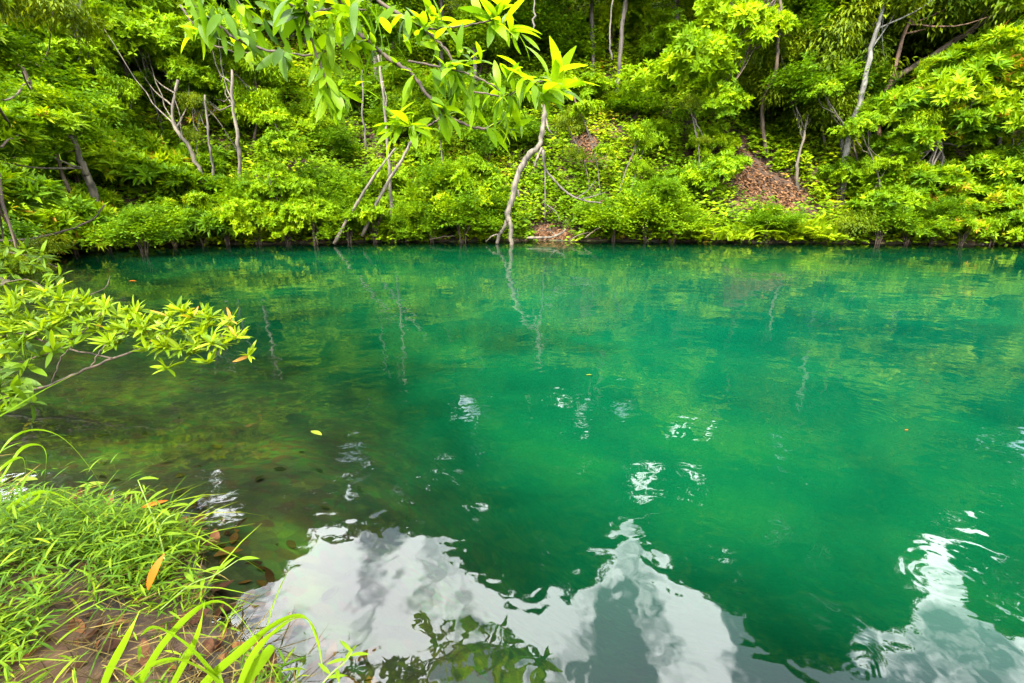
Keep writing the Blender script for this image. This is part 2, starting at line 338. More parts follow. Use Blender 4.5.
# ------------------------------------------------------------------ foliage prototypes (meshes shared by the copies)
def clumps(rg, R, n, rmin, rmax, fill=.45):
    d = rand_dir(rg, n); d[:, 2] = np.where(d[:, 2] < -.35, -d[:, 2] * .6, d[:, 2])
    c = d * np.asarray(R) * (fill + (1 - fill) * rg.random((n, 1))) * .82
    c *= rg.uniform(.75, 1.3, (n, 1)); c[:, 2] += np.where(rg.random(n) < .3, rg.uniform(0, .35, n) * R[2], 0); return c, rg.uniform(rmin, rmax, n) * rg.uniform(.6, 1.15, n)
def star_leaves(rg, C, axis, k, L, wr, tone, spread=(.5, 1.35), droop=.2):
    """a rosette of k lance leaves at each centre C around its axis"""
    n = len(C); axis = unit(axis); ref = np.where(np.abs(axis[:, 2:3]) < .9, [[0, 0, 1.]], [[1., 0, 0]])
    A = unit(np.cross(axis, ref)); B = np.cross(axis, A)
    ph = (rg.random((n, 1)) * 6.28 + np.arange(k)[None] * 2.4 + rg.normal(0, .25, (n, k)))
    th = rg.uniform(spread[0], spread[1], (n, k))
    D = (np.cos(ph)[..., None] * A[:, None] + np.sin(ph)[..., None] * B[:, None]) * np.sin(th)[..., None] + axis[:, None] * np.cos(th)[..., None]
    N = axis[:, None] * np.sin(th)[..., None] - (np.cos(ph)[..., None] * A[:, None] + np.sin(ph)[..., None] * B[:, None]) * np.cos(th)[..., None]
    N = N + rg.normal(0, .25, N.shape)
    P = np.repeat(C[:, None], k, 1) + D * L * .06
    Ls = L * rg.uniform(.65, 1.15, (n, k)); T = np.clip(np.repeat(tone[:, None], k, 1) + rg.normal(0, .10, (n, k)), 0, 1)
    f = lambda a: a.reshape(-1, *a.shape[2:])
    return f(P), f(D), f(N), f(Ls), f(Ls) * wr, f(T)
def crown_mesh(name, kind, R, ncl, seed, mat, per, L, wr, k=8):
    rg = np.random.default_rng(seed); rmean = np.mean(R)
    c, r = clumps(rg, R, ncl, .22 * rmean, .42 * rmean)
    parts = []; ct = rg.normal(.5, .17, ncl)
    for i in range(ncl):
        d = rand_dir(rg, per); d[:, 2] = np.where(d[:, 2] < -.3, -d[:, 2], d[:, 2])
        Cn = c[i] + d * r[i] * np.array([1.1, 1.1, .95]) * (.35 + .65 * rg.random((per, 1)) ** .5)
        tone = np.clip(ct[i] + rg.normal(0, .08, per), 0, 1)
        if kind == 'star':
            P, D, N, Ls, Ws, T = star_leaves(rg, Cn, unit(d + np.array([0, -.0, .35])) , k, L, wr, tone)
        elif kind == 'spray':                # short leafy twigs, leaves in two ranks
            ax = unit(d * np.array([1, 1, .5]) + np.array([0, 0, .15]) + rg.normal(0, .3, (per, 3))); S = unit(np.cross(ax, [[0, 0, 1.]])); N0 = np.cross(S, ax)
            t = np.linspace(-.6, .9, k)[None, :, None]; sg = np.where(np.arange(k) % 2, 1, -1)[None, :, None]
            P = Cn[:, None] + ax[:, None] * t * L * 2.2 - np.array([0, 0, 1.]) * (t ** 2) * L * .5
            D = unit(ax[:, None] * .55 + S[:, None] * sg + rg.normal(0, .25, (per, k, 3))); N = N0[:, None] + rg.normal(0, .35, (per, k, 3))
            Ls = L * rg.uniform(.6, 1.1, (per, k)); Ws = Ls * wr; T = np.clip(tone[:, None] + rg.normal(0, .1, (per, k)), 0, 1)
            P, D, N = P.reshape(-1, 3), D.reshape(-1, 3), N.reshape(-1, 3); Ls, Ws, T = Ls.ravel(), Ws.ravel(), T.ravel()
        else:                                # 'droop': hanging leaves
            m_ = per * k; P = np.repeat(Cn, k, 0) + rg.normal(0, L * .7, (m_, 3)); D = unit(np.repeat(d, k, 0) * .8 + np.array([0, 0, -.9]) + rg.normal(0, .3, (m_, 3)))
            N = unit(np.repeat(d, k, 0) + np.array([0, 0, .6]) + rg.normal(0, .3, (m_, 3))); Ls = L * rg.uniform(.6, 1.1, m_); Ws = Ls * wr; T = np.clip(np.repeat(tone, k) + rg.normal(0, .1, m_), 0, 1)
        V, F, kk = leaf_simple(P, D, N, Ls, Ws); parts.append((V, F, kk, T))
    o = leaf_obj(name, parts, mat); return o, c
def hide(o): COL.objects.unlink(o); return o

CROWN = {}
def proto(key, *a, **k):
    o, c = crown_mesh('crown', *a, **k); hide(o); CROWN.setdefault(key, []).append((o, c))
for s in range(3):
    proto('star', 'star', (1.5, 1.5, 1.15), 20, 11 + s, M['leaf_star'], 26, .27, .30, k=9)
    proto('rosette', 'star', (1.5, 1.5, 1.2), 17, 111 + s, M['leaf_star'], 17, .46, .25, k=10)
    proto('bright', 'star', (1.5, 1.5, 1.1), 22, 21 + s, M['leaf_bright'], 38, .185, .38, k=8)
    proto('small', 'spray', (1.5, 1.5, 1.1), 24, 31 + s, M['leaf_small'], 46, .155, .50, k=7)
    proto('dark', 'spray', (1.6, 1.6, 1.2), 22, 41 + s, M['leaf_dark'], 32, .21, .42, k=7)
    proto('olive', 'droop', (1.6, 1.6, 1.2), 22, 51 + s, M['leaf_olive'], 34, .20, .30, k=7)
proto('droop', 'droop', (1.1, 1.1, 1.5), 18, 61, M['leaf_bright'], 30, .22, .32, k=7)
# broad overstorey crowns for the tall trees above the frame, seen in the pond's mirror
for s in range(3): proto('tall', 'star', (1.5, 1.5, 1.2), 34, 71 + s, M['leaf_dark'], 34, .20, .34, k=8)
def fern_mesh(seed, mat):
    rg = np.random.default_rng(seed); Ps = []
    nf = 46; az = rg.random(nf) * 6.28; base = rg.normal(0, .35, (nf, 3)) * np.array([1, 1, 0]); ln = rg.uniform(.55, 1.0, nf); el = rg.uniform(.5, 1.35, nf)
    n = 15; t = np.linspace(.12, 1, n)[None, :, None]
    H = np.stack([np.cos(az), np.sin(az), 0 * az], 1)[:, None]; U = np.array([0, 0, 1.])[None, None]
    C = base[:, None] + H * (np.cos(el) * ln)[:, None, None] * t * 1.2 + U * ((np.sin(el) * ln)[:, None, None] * t - .42 * ln[:, None, None] * t ** 2.4)
    T = unit(np.gradient(C, axis=1)); S = unit(np.cross(T, np.broadcast_to(U, T.shape))); N = np.cross(S, T)
    parts = []; tone = np.clip(rg.normal(.5, .18, nf), 0, 1)
    for sg in (1, -1):
        D = unit(S * sg + T * .5 - U * .15); L = (.19 * ln)[:, None] * (np.sin(np.pi * (t[..., 0] * .85 + .12)) ** .8)
        V, F, k = leaf_simple(C.reshape(-1, 3), D.reshape(-1, 3), N.reshape(-1, 3), L.ravel(), L.ravel() * .36)
        parts.append((V, F, k, np.clip(np.repeat(tone, n) + rg.normal(0, .06, nf * n), 0, 1)))
    return hide(leaf_obj('fronds', parts, mat))
FERN = [fern_mesh(80 + s, M['leaf_fern']) for s in range(3)]
def stems_mesh(seed):
    rg = np.random.default_rng(seed); t = Tubes()
    for i in range(7):
        a = rg.random() * 6.28; r = rg.uniform(.3, .9)
        t.add([(0.05 * math.cos(a), .05 * math.sin(a), -.3), (.3 * r * math.cos(a), .3 * r * math.sin(a), .5), (r * math.cos(a + .3), r * math.sin(a + .3), 1.35)], .03, .01, n=7, sides=5, wobble=.02, seed=seed + i)
    return hide(t.build('stems', M['bark_brown']))
STEMS = [stems_mesh(90), stems_mesh(91)]

# ------------------------------------------------------------------ trees
rgT = np.random.default_rng(5)
def tree(name, label, path, r0, r1, bark, crowns, group=None, seed=0, limbs=3, cat='tree'):
    """path: world points of the trunk; crowns: list of (kind, world centre, radius scale, squash)"""
    base = np.array(path[0], float); t = empty(name, base, 0, label, cat, group)
    pl = [np.array(q, float) - base for q in path]; pl[0] = pl[0] - np.array([0, 0, .25])
    tr_ = tube('trunk', pl, r0, r1, bark, t, n=22, sides=8, wobble=r0 * .22, seed=seed)
    top = pl[-1]
    for i, (kd, c, s, q) in enumerate(crowns):
        lib = CROWN[kd]; src, cc = lib[(seed + i) % len(lib)]; c = np.array(c, float) - base; rz = rgT.random() * 6.28
        link_copy(src, t, tuple(c), (rgT.normal(0, .12), rgT.normal(0, .12), rz), (s, s, s * q), 'crown')
        for j in range(limbs):
            v = cc[(j * 5 + seed) % len(cc)] * s * np.array([1, 1, q]); v = np.array([v[0] * math.cos(rz) - v[1] * math.sin(rz), v[0] * math.sin(rz) + v[1] * math.cos(rz), v[2]])
            f = rgT.uniform(.62, .97); k = f * (len(pl) - 1); a = pl[int(k)] + (pl[min(int(k) + 1, len(pl) - 1)] - pl[int(k)]) * (k - int(k))
            e = c + v; md = (a + e) / 2 + np.array([0, 0, -.10 * np.linalg.norm(e - a)]) + rgT.normal(0, .08, 3)
            tube('branch', [a, md, e], r1 * .55 + .006, .006, bark, t, n=9, sides=6, wobble=.015, seed=seed + j)
    return t
def foot(px, py, Y):
    q = at(px, py, Y); return np.array([q[0], Y, tz(q[0], Y)])
def P2(px, py, Y): return at(px, py, Y)

exec_trees = []
def T(name, label, foot_px, Yf, pts, r0, r1, bark, crowns, seed, group=None, limbs=3):
    f = foot(foot_px, 230, Yf); path = [f] + [P2(a, b, c) for a, b, c in pts]
    tree(name, label, path, r0, r1, M[bark], [(k, P2(a, b, c), s, q) for k, a, b, c, s, q in crowns], group, seed, limbs)

# pale trunks and crowns on the far slope (pixel, pixel, distance)
T('slender_tree', 'grey slender tree leaning at an elbow above the dark gap of the far slope', 206, 16.9, [(204, 186, 16.7), (198, 165, 16.7), (184, 140, 16.6), (172, 118, 16.6), (178, 80, 16.8)], .085, .04, 'bark_pale', [('bright', 165, 62, 18, 1.15, 1.0), ('bright', 120, 45, 18.5, 1.1, 1.0)], 1)
T('slender_tree', 'upright pale slender tree beside the tiered drooping sapling on the far slope', 241, 17.0, [(240, 168, 16.9), (238, 140, 16.9), (233, 105, 17.0), (232, 70, 17.2)], .08, .04, 'bark_pale', [('bright', 225, 50, 18.6, 1.1, 1.0), ('bright', 200, 90, 18.2, .7, 1.0)], 2)
T('slender_tree', 'thin grey tree between the two pale slender trees of the far slope', 213, 17.1, [(213, 178, 17.0), (211, 155, 17.0), (208, 130, 17.0), (205, 95, 17.2)], .05, .03, 'bark_grey', [('small', 200, 95, 19.2, .8, 1.0)], 3)
T('drooping_sapling', 'bright sapling with tiers of drooping leaves on the far slope', 258, 18.8, [(257, 120, 18.8), (255, 70, 18.8)], .05, .02, 'bark_brown', [('droop', 256, 115, 18.7, .85, 1.0), ('droop', 262, 78, 18.9, .7, .9)], 4, limbs=2)
T('twin_stem', 'very thin upright pale tree standing behind the two leaning poles', 391, 16.4, [(391, 195, 16.0), (388, 150, 16.2), (384, 100, 16.4), (378, 55, 16.6)], .055, .035, 'bark_pale', [('small', 372, 40, 18.2, .9, 1.0)], 5, limbs=2)
T('dark_tree', 'dark crooked tree holding the bright yellow-green crown on the far slope', 758, 19.3, [(762, 108, 19.1), (776, 72, 18.4), (778, 40, 18.2), (780, 5, 18.2), (772, -30, 18.4)], .075, .045, 'bark_brown', [('bright', 690, 75, 18.4, 1.35, 1.0), ('bright', 735, 40, 18.6, 1.2, 1.0), ('bright', 715, 110, 18.2, .8, 1.0), ('small', 800, 20, 19.6, 1.4, 1.0)], 6, limbs=3)
T('forked_tree', 'short pale forked tree rising from the bare soil patch', 792, 18.2, [(797, 165, 18.2), (804, 138, 18.2), (808, 115, 18.2)], .065, .03, 'bark_pale', [('small', 812, 95, 18.4, 1.0, 1.0), ('olive', 780, 70, 19, 1.0, 1.0)], 7)
T('white_tree', 'tall white-barked tree leaning over the dark understorey above the star-leaved bushes', 838, 17.6, [(846, 150, 17.6), (860, 100, 17.6), (868, 60, 17.7), (880, 20, 17.8), (886, -20, 18)], .11, .045, 'bark_white', [('olive', 870, 20, 18.5, 1.3, 1.0), ('dark', 930, -10, 18.8, 1.5, 1.0), ('olive', 835, 60, 19.0, 1.1, 1.0)], 8)
T('white_tree', 'thin white-barked tree standing just uphill of the tall leaning white trunk', 832, 18.8, [(842, 110, 18.8), (852, 78, 18.8), (850, 45, 18.9), (862, 10, 19)], .07, .04, 'bark_white', [('dark', 850, 5, 19.3, 1.3, 1.0), ('olive', 810, 50, 19.2, 1.0, 1.0)], 9)
T('red_tree', 'thin red-brown tree crossing behind the tall white trunk', 868, 18.4, [(880, 110, 18.4), (893, 75, 18.4), (905, 30, 18.4), (925, -10, 18.4)], .08, .05, 'bark_red', [('olive', 950, 25, 18.8, 1.3, 1.0)], 10)
T('dark_tree', 'dark tree with a long pale limb slanting over the star-leaved bushes', 862, 19.6, [(885, 92, 19.4), (925, 60, 19), (975, 28, 18.6), (1010, 0, 18.4)], .13, .07, 'bark_brown', [('dark', 985, 10, 18.8, 1.5, 1.0), ('dark', 1010, 45, 19, 1.2, 1.0)], 11)
T('short_tree', 'short grey-trunked tree among the star-leaved bushes near the frame edge', 985, 18.4, [(992, 88, 18.4), (1006, 62, 18.4), (1016, 45, 18.4)], .09, .05, 'bark_grey', [('star', 1010, 60, 18.2, 1.0, 1.0)], 12)
T('star_tree', 'star-leaved tree with a broad low crown beside the tall leaning white trunk', 950, 17.4, [(940, 160, 17.3), (945, 120, 17.2)], .10, .05, 'bark_grey', [('star', 930, 105, 17.0, 1.15, 1.0), ('star', 975, 130, 16.8, 1.0, 1.0), ('star', 900, 150, 16.8, .75, 1.0), ('star', 890, 205, 16.2, .8, .9), ('star', 935, 190, 16.2, .85, .9), ('star', 960, 75, 17.4, 1.1, .9)], 13)
T('star_tree', 'star-leaved tree at the far end of the right shore', 1045, 17.0, [(1040, 160, 16.9), (1030, 120, 16.8)], .10, .05, 'bark_grey', [('star', 985, 205, 15.9, .75, .9), ('star', 1035, 215, 15.6, .8, .9), ('star', 1020, 130, 16.6, 1.1, 1.0), ('star', 1060, 100, 17, 1.2, 1.0), ('star', 1010, 175, 16.2, .8, 1.0)], 14)
# the left end of the pond
T('left_tree', 'tall tree with a bright yellow-green crown above the pale slender trees', 130, 19.5, [(128, 100, 19.5), (120, 40, 19.4), (110, -20, 19.3)], .14, .07, 'bark_grey', [('bright', 100, 30, 18.8, 1.4, 1.0), ('bright', 150, 5, 19, 1.4, 1.0), ('small', 60, 60, 18.5, 1.2, 1.0), ('bright', 90, 80, 18.3, .9, 1.0)], 15)
T('left_tree', 'dark small-leaved tree at the corner where the far shore bends', 45, 17.0, [(60, 110, 17), (70, 60, 17), (80, 0, 17)], .13, .06, 'bark_grey', [('bright', 75, 75, 16.6, .9, .9), ('small', 60, 110, 16.5, 1.3, 1.0), ('small', 20, 60, 16.5, 1.4, 1.0), ('bright', 45, 10, 17, 1.5, 1.0), ('small', 100, 125, 17.2, .9, 1.0)], 16)
T('leaning_tree', 'grey tree with a stout leaning trunk above the rosette bushes of the bend', 102, 14.6, [(92, 190, 14.4), (84, 168, 14.2), (70, 130, 14)], .14, .06, 'bark_pale', [('small', 55, 125, 13.8, .9, 1.0), ('small', 15, 150, 13, .9, 1.0)], 17)
T('leaning_tree', 'slim brown tree curving outward beside the stout leaning trunk', 92, 14.3, [(66, 185, 14), (52, 140, 13.8), (36, 95, 13.6), (8, 45, 13.4), (-30, 5, 13.4)], .055, .04, 'bark_brown', [('olive', 25, 5, 9.4, .6, 1.0), ('small', -20, 60, 9, .6, 1.0)], 18)
T('tall_tree', 'tall tree over the top edge of the bright yellow-green crowns', 300, 24.0, [(300, 20, 24), (298, -60, 24)], .10, .06, 'bark_grey', [('bright', 290, 20, 23, 1.3, 1.0), ('small', 250, 5, 23.4, 1.4, 1.0), ('small', 340, -10, 24, 1.5, 1.0)], 19)

T('understorey_tree', 'dull fine-leaved low tree filling the gap between the forked tree and the tall white trunk', 822, 19.2, [(822, 130, 19.2), (825, 100, 19.2)], .06, .03, 'bark_grey', [('olive', 815, 120, 18.9, .9, 1.0), ('dark', 840, 95, 19.3, 1.0, 1.0), ('olive', 790, 100, 19.2, .9, 1.0), ('dark', 812, 60, 19.6, 1.1, 1.0)], 21)
T('understorey_tree', 'dark fine-leaved low tree between the crooked dark trunk and the forked tree', 772, 20.4, [(768, 110, 20.4), (765, 80, 20.4)], .06, .03, 'bark_grey', [('olive', 745, 95, 20.2, .8, 1.0), ('small', 800, 60, 20.4, 1.1, 1.0)], 22)
# trees higher up, mirrored in the pond
def mirror_tree(label, px, py, Y, rad, seed, kind='tall', extra=()):
    d = ray(px, py); d[2] = -d[2]; top = np.array([0, 0, -CAMH]) + d * (Y / d[1])       # the highest crown edge, as the pond shows it
    x = top[0]; z0 = tz(x, Y); c = np.array([x, Y, top[2] - rad * .95]); f = np.array([x + rgT.normal(0, .6), Y + rgT.uniform(0, 1.2), z0])
    crowns = [(kind, c, rad / 1.5, .9)]
    hgt = c[2] - z0; n = max(1, int(hgt / (rad * .9)))
    for i in range(1, n + 1):
        zz = c[2] - i * rad * .85
        if zz < z0 + .8 or zz < CAMH + .31 * Y: break
        crowns.append((kind if i % 2 else 'dark', (x + rgT.normal(0, rad * .5), Y + rgT.normal(0, .6), zz), rad / 1.5 * rgT.uniform(.85, 1.15), .85))
    tree('tall_tree', label, [f, (f * .5 + c * .5) + np.array([rgT.normal(0, .3), 0, 0]), c + np.array([0, 0, rad * .3])], .11, .04, M['bark_grey'], crowns, None, seed, 2)

# ------------------------------------------------------------------ bushes in rows along the far shore and up the slope
ORD = ['first', 'second', 'third', 'fourth', 'fifth', 'sixth', 'seventh', 'eighth', 'ninth', 'tenth', 'eleventh', 'twelfth', 'thirteenth', 'fourteenth', 'fifteenth', 'sixteenth', 'seventeenth', 'eighteenth', 'nineteenth', 'twentieth', 'twenty-first', 'twenty-second', 'twenty-third', 'twenty-fourth', 'twenty-fifth', 'twenty-sixth']
LOOK = {'rosette': 'rosette-leaved bright', 'star': 'star-leaved', 'bright': 'bright yellow-green', 'small': 'small-leaved green', 'dark': 'dark green', 'fern': 'feathery pale green', 'droop': 'drooping', 'olive': 'olive green'}
rgB = np.random.default_rng(17)
def bush(x, y, kd, s, q, label, group, sink=.25):
    z = tz(x, y)
    if z < 0.05: z = .05
    nm = 'fern_bush' if kd == 'fern' else 'bush'
    t = empty(nm, (x, y, z), rgB.random() * 6.28, label, 'bush', group)
    if kd == 'fern':
        for i in range(2):
            link_copy(FERN[rgB.integers(3)], t, (rgB.normal(0, .2), rgB.normal(0, .15), .02 + .25 * i), (0, 0, rgB.random() * 6.28), (s * 1.15, s * 1.15, s * q * 1.2), 'fronds')
        return t
    lib = CROWN[kd]; src, cc = lib[rgB.integers(len(lib))]
    link_copy(src, t, (0, 0, s * q * (1 - sink)), (rgB.normal(0, .1), rgB.normal(0, .1), 0), (s, s, s * q), 'foliage')
    link_copy(STEMS[rgB.integers(2)], t, (0, 0, 0), (0, 0, 0), (s, s, s * q), 'stems')
    k2 = rgB.random()
    if k2 < .85:                            # a second, smaller lobe to one side and higher
        link_copy(lib[rgB.integers(len(lib))][0], t, (rgB.normal(0, s * .8), rgB.normal(0, s * .5), s * q * rgB.uniform(.9, 1.9)), (rgB.normal(0, .3), rgB.normal(0, .3), rgB.random() * 6.28), (s * .6, s * .6, s * .65), 'foliage')
    return t
def bush_row(items, rowname, group):
    """items: (px, Y, kind, scale, squash); counted outward from the pale curved tree at px 512"""
    L = sorted([i for i in items if i[0] < 512], key=lambda i: -i[0]); Rr = sorted([i for i in items if i[0] >= 512], key=lambda i: i[0])
    for side, lst in (('left', L), ('right', Rr)):
        for k, (px, Y, kd, s, q) in enumerate(lst):
            x = at(px, 235, Y)[0]
            bush(x, Y, kd, s, q, f'{LOOK[kd]} bush {rowname}, {ORD[k]} {side} of the pale curved tree', group)
def kind_for(px, row):
    r = rgB.random()
    if px < 240: return 'rosette' if r < .6 else ('bright' if r < .85 else 'small')
    if px < 345: return 'bright' if r < .6 else 'small'
    if px < 500: return 'small' if r < .75 else 'bright'
    if px < 600: return 'small'
    if px < 850: return ('fern' if r < .5 and row == 0 else 'bright' if r < .55 else 'small' if r < .8 else 'olive')
    return 'star' if r < .7 else ('small' if r < .9 else 'dark')
row0 = []
px = -40
while px < 1085:
    if not (505 < px < 592):
        x = at(px, 243, 16)[0]
        i = np.argmin(np.abs(SHORE[:, 0] - x) + 50 * (SHORE[:, 1] < 12)); ys = SHORE[i, 1]
        row0.append((px, ys + rgB.uniform(-.5, .25), kind_for(px, 0), rgB.uniform(.45, .85), rgB.uniform(.75, 1.3)))
    px += rgB.uniform(24, 36)
bush_row(row0, 'at the far waterline', 'bushes along the far waterline')
row1 = [(p_ + rgB.uniform(-12, 12), 17.4 + rgB.uniform(-.75, .75) - .0016 * abs(p_ - 512), kind_for(p_, 1), rgB.uniform(.5, 1.0), rgB.uniform(.8, 1.4)) for p_ in range(-30, 1090, 36) if not (505 < p_ < 620 or 700 < p_ < 815 or 172 < p_ < 222)]
bush_row(row1, 'on the second rank upslope', 'bushes on the far slope')
row2 = [(p_ + rgB.uniform(-18, 18), 19.3 + rgB.uniform(-.95, .95), kind_for(p_, 2), rgB.uniform(.5, 1.05), rgB.uniform(.8, 1.4)) for p_ in range(-20, 1080, 42) if not (565 < p_ < 620 or 700 < p_ < 815 or 165 < p_ < 215)]
bush_row(row2, 'on the third rank upslope', 'bushes on the far slope')
row3 = [(p_ + rgB.uniform(-20, 20), 21.6 + rgB.uniform(-.9, .9), 'small' if rgB.random() < .6 else 'bright', rgB.uniform(.8, 1.25), rgB.uniform(.75, 1.0)) for p_ in range(-20, 1080, 48)]
bush_row(row3, 'on the fourth rank upslope', 'bushes on the far slope')
row4 = [(p_ + rgB.uniform(-20, 20), 24.4 + rgB.uniform(-.8, .8), 'small' if rgB.random() < .5 else 'bright', rgB.uniform(1.0, 1.5), rgB.uniform(.75, 1.0)) for p_ in range(0, 1060, 50)]
bush_row(row4, 'on the topmost rank upslope', 'bushes on the far slope')
# the tall cone-shaped bush
b_ = empty('cone_bush', foot(290, 230, 15.7), 0, 'tall cone-shaped bright green bush standing at the far waterline', 'bush')
b_.scale = (1.35, 1.35, 1.35)
for (dx, dz, s) in ((0, .55, .62), (-.5, .5, .5), (.55, .5, .5), (.05, 1.35, .52), (-.25, 1.2, .42), (.1, 2.1, .42), (.05, 2.75, .28)):
    src, cc = CROWN['bright'][rgB.integers(3)]; link_copy(src, b_, (dx, rgB.normal(0, .15), dz), (0, 0, rgB.random() * 6.28), (s, s, s), 'foliage')
link_copy(STEMS[0], b_, (0, 0, 0), (0, 0, 0), (.8, .8, 1.2), 'stems')
# left bend of the shore
for k, (px, py, Y, kd, s) in enumerate([(10, 240, 11.5, 'small', .6), (45, 235, 12.8, 'rosette', .55), (-25, 240, 9.6, 'dark', .6), (85, 205, 15.6, 'rosette', .9), (150, 190, 16.4, 'rosette', 1.0), (195, 200, 16.6, 'rosette', .8), (30, 195, 13.2, 'rosette', .75), (-10, 180, 11.5, 'rosette', .7), (120, 160, 17.0, 'rosette', 1.0), (70, 170, 14.6, 'rosette', .7)]):
    q_ = at(px, py, Y); bush(q_[0], Y, kd, s, .85, f'{LOOK[kd]} bush where the pond bends, {ORD[k]} outward from the stout leaning trunk', 'bushes round the bend of the pond')

sap = sorted([int(v) for v in list(rgB.uniform(30, 490, 9)) + list(rgB.uniform(560, 715, 5)) + list(rgB.uniform(815, 1010, 8))])
for i, px in enumerate(sap):
    Y = rgB.uniform(16.6, 19.0); f_ = foot(px, 230, Y); ln = rgB.uniform(1.6, 3.6); lx = rgB.normal(0, .35); p1 = f_ + np.array([lx * ln * .35, -.15, ln * .5]); p2 = f_ + np.array([lx * ln, -.3, ln])
    side = [v for v in sap if v < 512] if px < 512 else [v for v in sap if v > 512]; k = (len(side) - 1 - side.index(px)) if px < 512 else side.index(px)
    kd = ('small', 'olive', 'bright', 'droop')[i % 4]; sc = rgB.uniform(.28, .48)
    cs = [(kd, p2, sc, 1.1), (kd, p1 + np.array([rgB.normal(0, .3), -.1, .3]), sc * .7, 1.0)]
    tree('sapling', f'thin grey sapling threading the bushes, {ORD[k]} {"left" if px < 512 else "right"} of the pale curved tree', [f_, p1, p2], rgB.uniform(.022, .04), .012, M['bark_grey' if i % 3 else 'bark_pale'], cs, 'thin saplings on the far slope', i, 2)
# ------------------------------------------------------------------ ground cover on the slope (nobody could count it)
PATCH = [(590, 92, 20.3, .75), (605, 165, 18.0, .5), (728, 128, 19.2, 1.15), (757, 160, 18.3, 1.15), (792, 178, 17.7, .8), (830, 165, 18.2, .6), (560, 225, 16.9, .6), (545, 218, 17, .5)]
PATCHW = [(at(a, b, c)[0], c, r) for a, b, c, r in PATCH]
def undergrowth(n, seed):
    rg = np.random.default_rng(seed); x = rg.uniform(-29, 31, n); y = rg.uniform(9, 33, n)
    s = sdist(x, y); ok = (s > -.12) & (s < 17) & (np.abs(x) < y * 1.2 + 1.5); x, y, s = x[ok], y[ok], s[ok]
    keep = np.ones(len(x), bool)
    for a, b, r in PATCHW: keep &= ((x - a) ** 2 + (y - b) ** 2) > (r * (1 + .35 * wob(x, y, 12, 4))) ** 2
    dens = .72 + .45 * wob(x, y, 21, .9)
    keep &= rg.random(len(x)) < dens
    x, y = x[keep], y[keep]; z = np.maximum(terrain(x, y), .02); m_ = len(x); k = 16
    hgt = rg.uniform(.15, .95, m_) * (1 + .55 * wob(x, y, 22, 1.1))
    tone = np.clip(.5 + .28 * wob(x, y, 23, .7) + rg.normal(0, .12, m_), 0, .9)
    t = rg.random((m_, k)) ** .7
    C = np.stack([x, y, z], 1)[:, None] + np.stack([rg.normal(0, .13, (m_, k)), rg.normal(0, .13, (m_, k)) - .12 * t, t * hgt[:, None]], -1)
    az = rg.random((m_, k)) * 6.28
    D = np.stack([np.cos(az), np.sin(az), rg.uniform(-.35, .5, (m_, k))], -1); N = np.stack([rg.normal(0, .35, (m_, k)), rg.normal(-.75, .4, (m_, k)), np.ones((m_, k))], -1)
    L = rg.uniform(.10, .22, (m_, k)) * rg.uniform(.7, 1.3, m_)[:, None]; Tn = np.clip(tone[:, None] + rg.normal(0, .1, (m_, k)), 0, 1)
    V, F, kk = leaf_simple(C.reshape(-1, 3), D.reshape(-1, 3), N.reshape(-1, 3), L.ravel(), L.ravel() * .52)
    return [(V, F, kk, Tn.ravel())]
u_ = leaf_obj('undergrowth', undergrowth(72000, 4), M['leaf_under']); tag(u_, 'leafy green ground cover over the steep far slope', 'undergrowth', kind='stuff')
# dead leaves on the bare soil patches
rg = np.random.default_rng(8); PP = []
for a, b, r in PATCHW:
    n = int(750 * r); q = rg.normal(0, .55 * r, (n, 2)) + (a, b); PP.append(q)
PP = np.vstack(PP); n = len(PP); zz = terrain(PP[:, 0], PP[:, 1]); ok = zz > .02; PP = PP[ok]; zz = zz[ok]; n = len(PP)
N = np.stack([rg.normal(0, .4, n), -.6 + rg.normal(0, .4, n), np.ones(n)], 1)
V, F, k = leaf_simple(np.c_[PP, zz + .03], np.cross(N, rand_dir(rg, n)), N, rg.uniform(.1, .2, n), rg.uniform(.05, .09, n), .1)
tag(leaf_obj('leaf_litter', [(V, F, k, rg.random(n))], M['litter_far']), 'dry brown fallen leaves on the bare soil of the far slope', 'leaf litter', kind='stuff')

# ------------------------------------------------------------------ bare wood at the far waterline
def wood(name, label, strands, bark, cat='tree', extra=()):
    b0 = strands[0][1][0]; base = at(*b0); t = empty(name, base, 0, label, cat)
    for i, (pn, pts, r0, r1) in enumerate(strands):
        tube(pn, [at(*q) - base for q in pts], r0, r1, M[bark], t, n=max(8, 4 * len(pts)), sides=8, wobble=r0 * .12, seed=i)
    return t
wood('curved_tree', 'pale curved bare tree rising from the far waterline on two splayed roots', [
    ('trunk', [(509, 222, 15.6), (508, 214, 15.65), (513, 195, 15.8), (519, 172, 16), (529, 155, 16.1), (539, 146, 16.2), (543, 128, 16.3), (545, 112, 16.4), (548, 98, 16.4)], .10, .075),
    ('root', [(509, 218, 15.62), (511, 228, 15.5), (511, 240, 15.4), (512, 248, 15.4)], .075, .06), ('root', [(508, 218, 15.64), (504, 228, 15.6), (499, 236, 15.6), (497, 244, 15.6)], .06, .05),
    ('root', [(500, 234, 15.6), (492, 236, 15.6), (486, 242, 15.6)], .03, .02),
    ('branch', [(542, 148, 16.2), (537, 158, 16.1), (534, 167, 16.1)], .05, .035), ('branch', [(518, 190, 15.8), (519, 197, 15.8)], .04, .03),
    ('branch', [(546, 118, 16.4), (548, 128, 16.2), (552, 134, 16.2)], .03, .02), ('branch', [(545, 112, 16.4), (538, 98, 16.4)], .04, .02)], 'bark_pale')
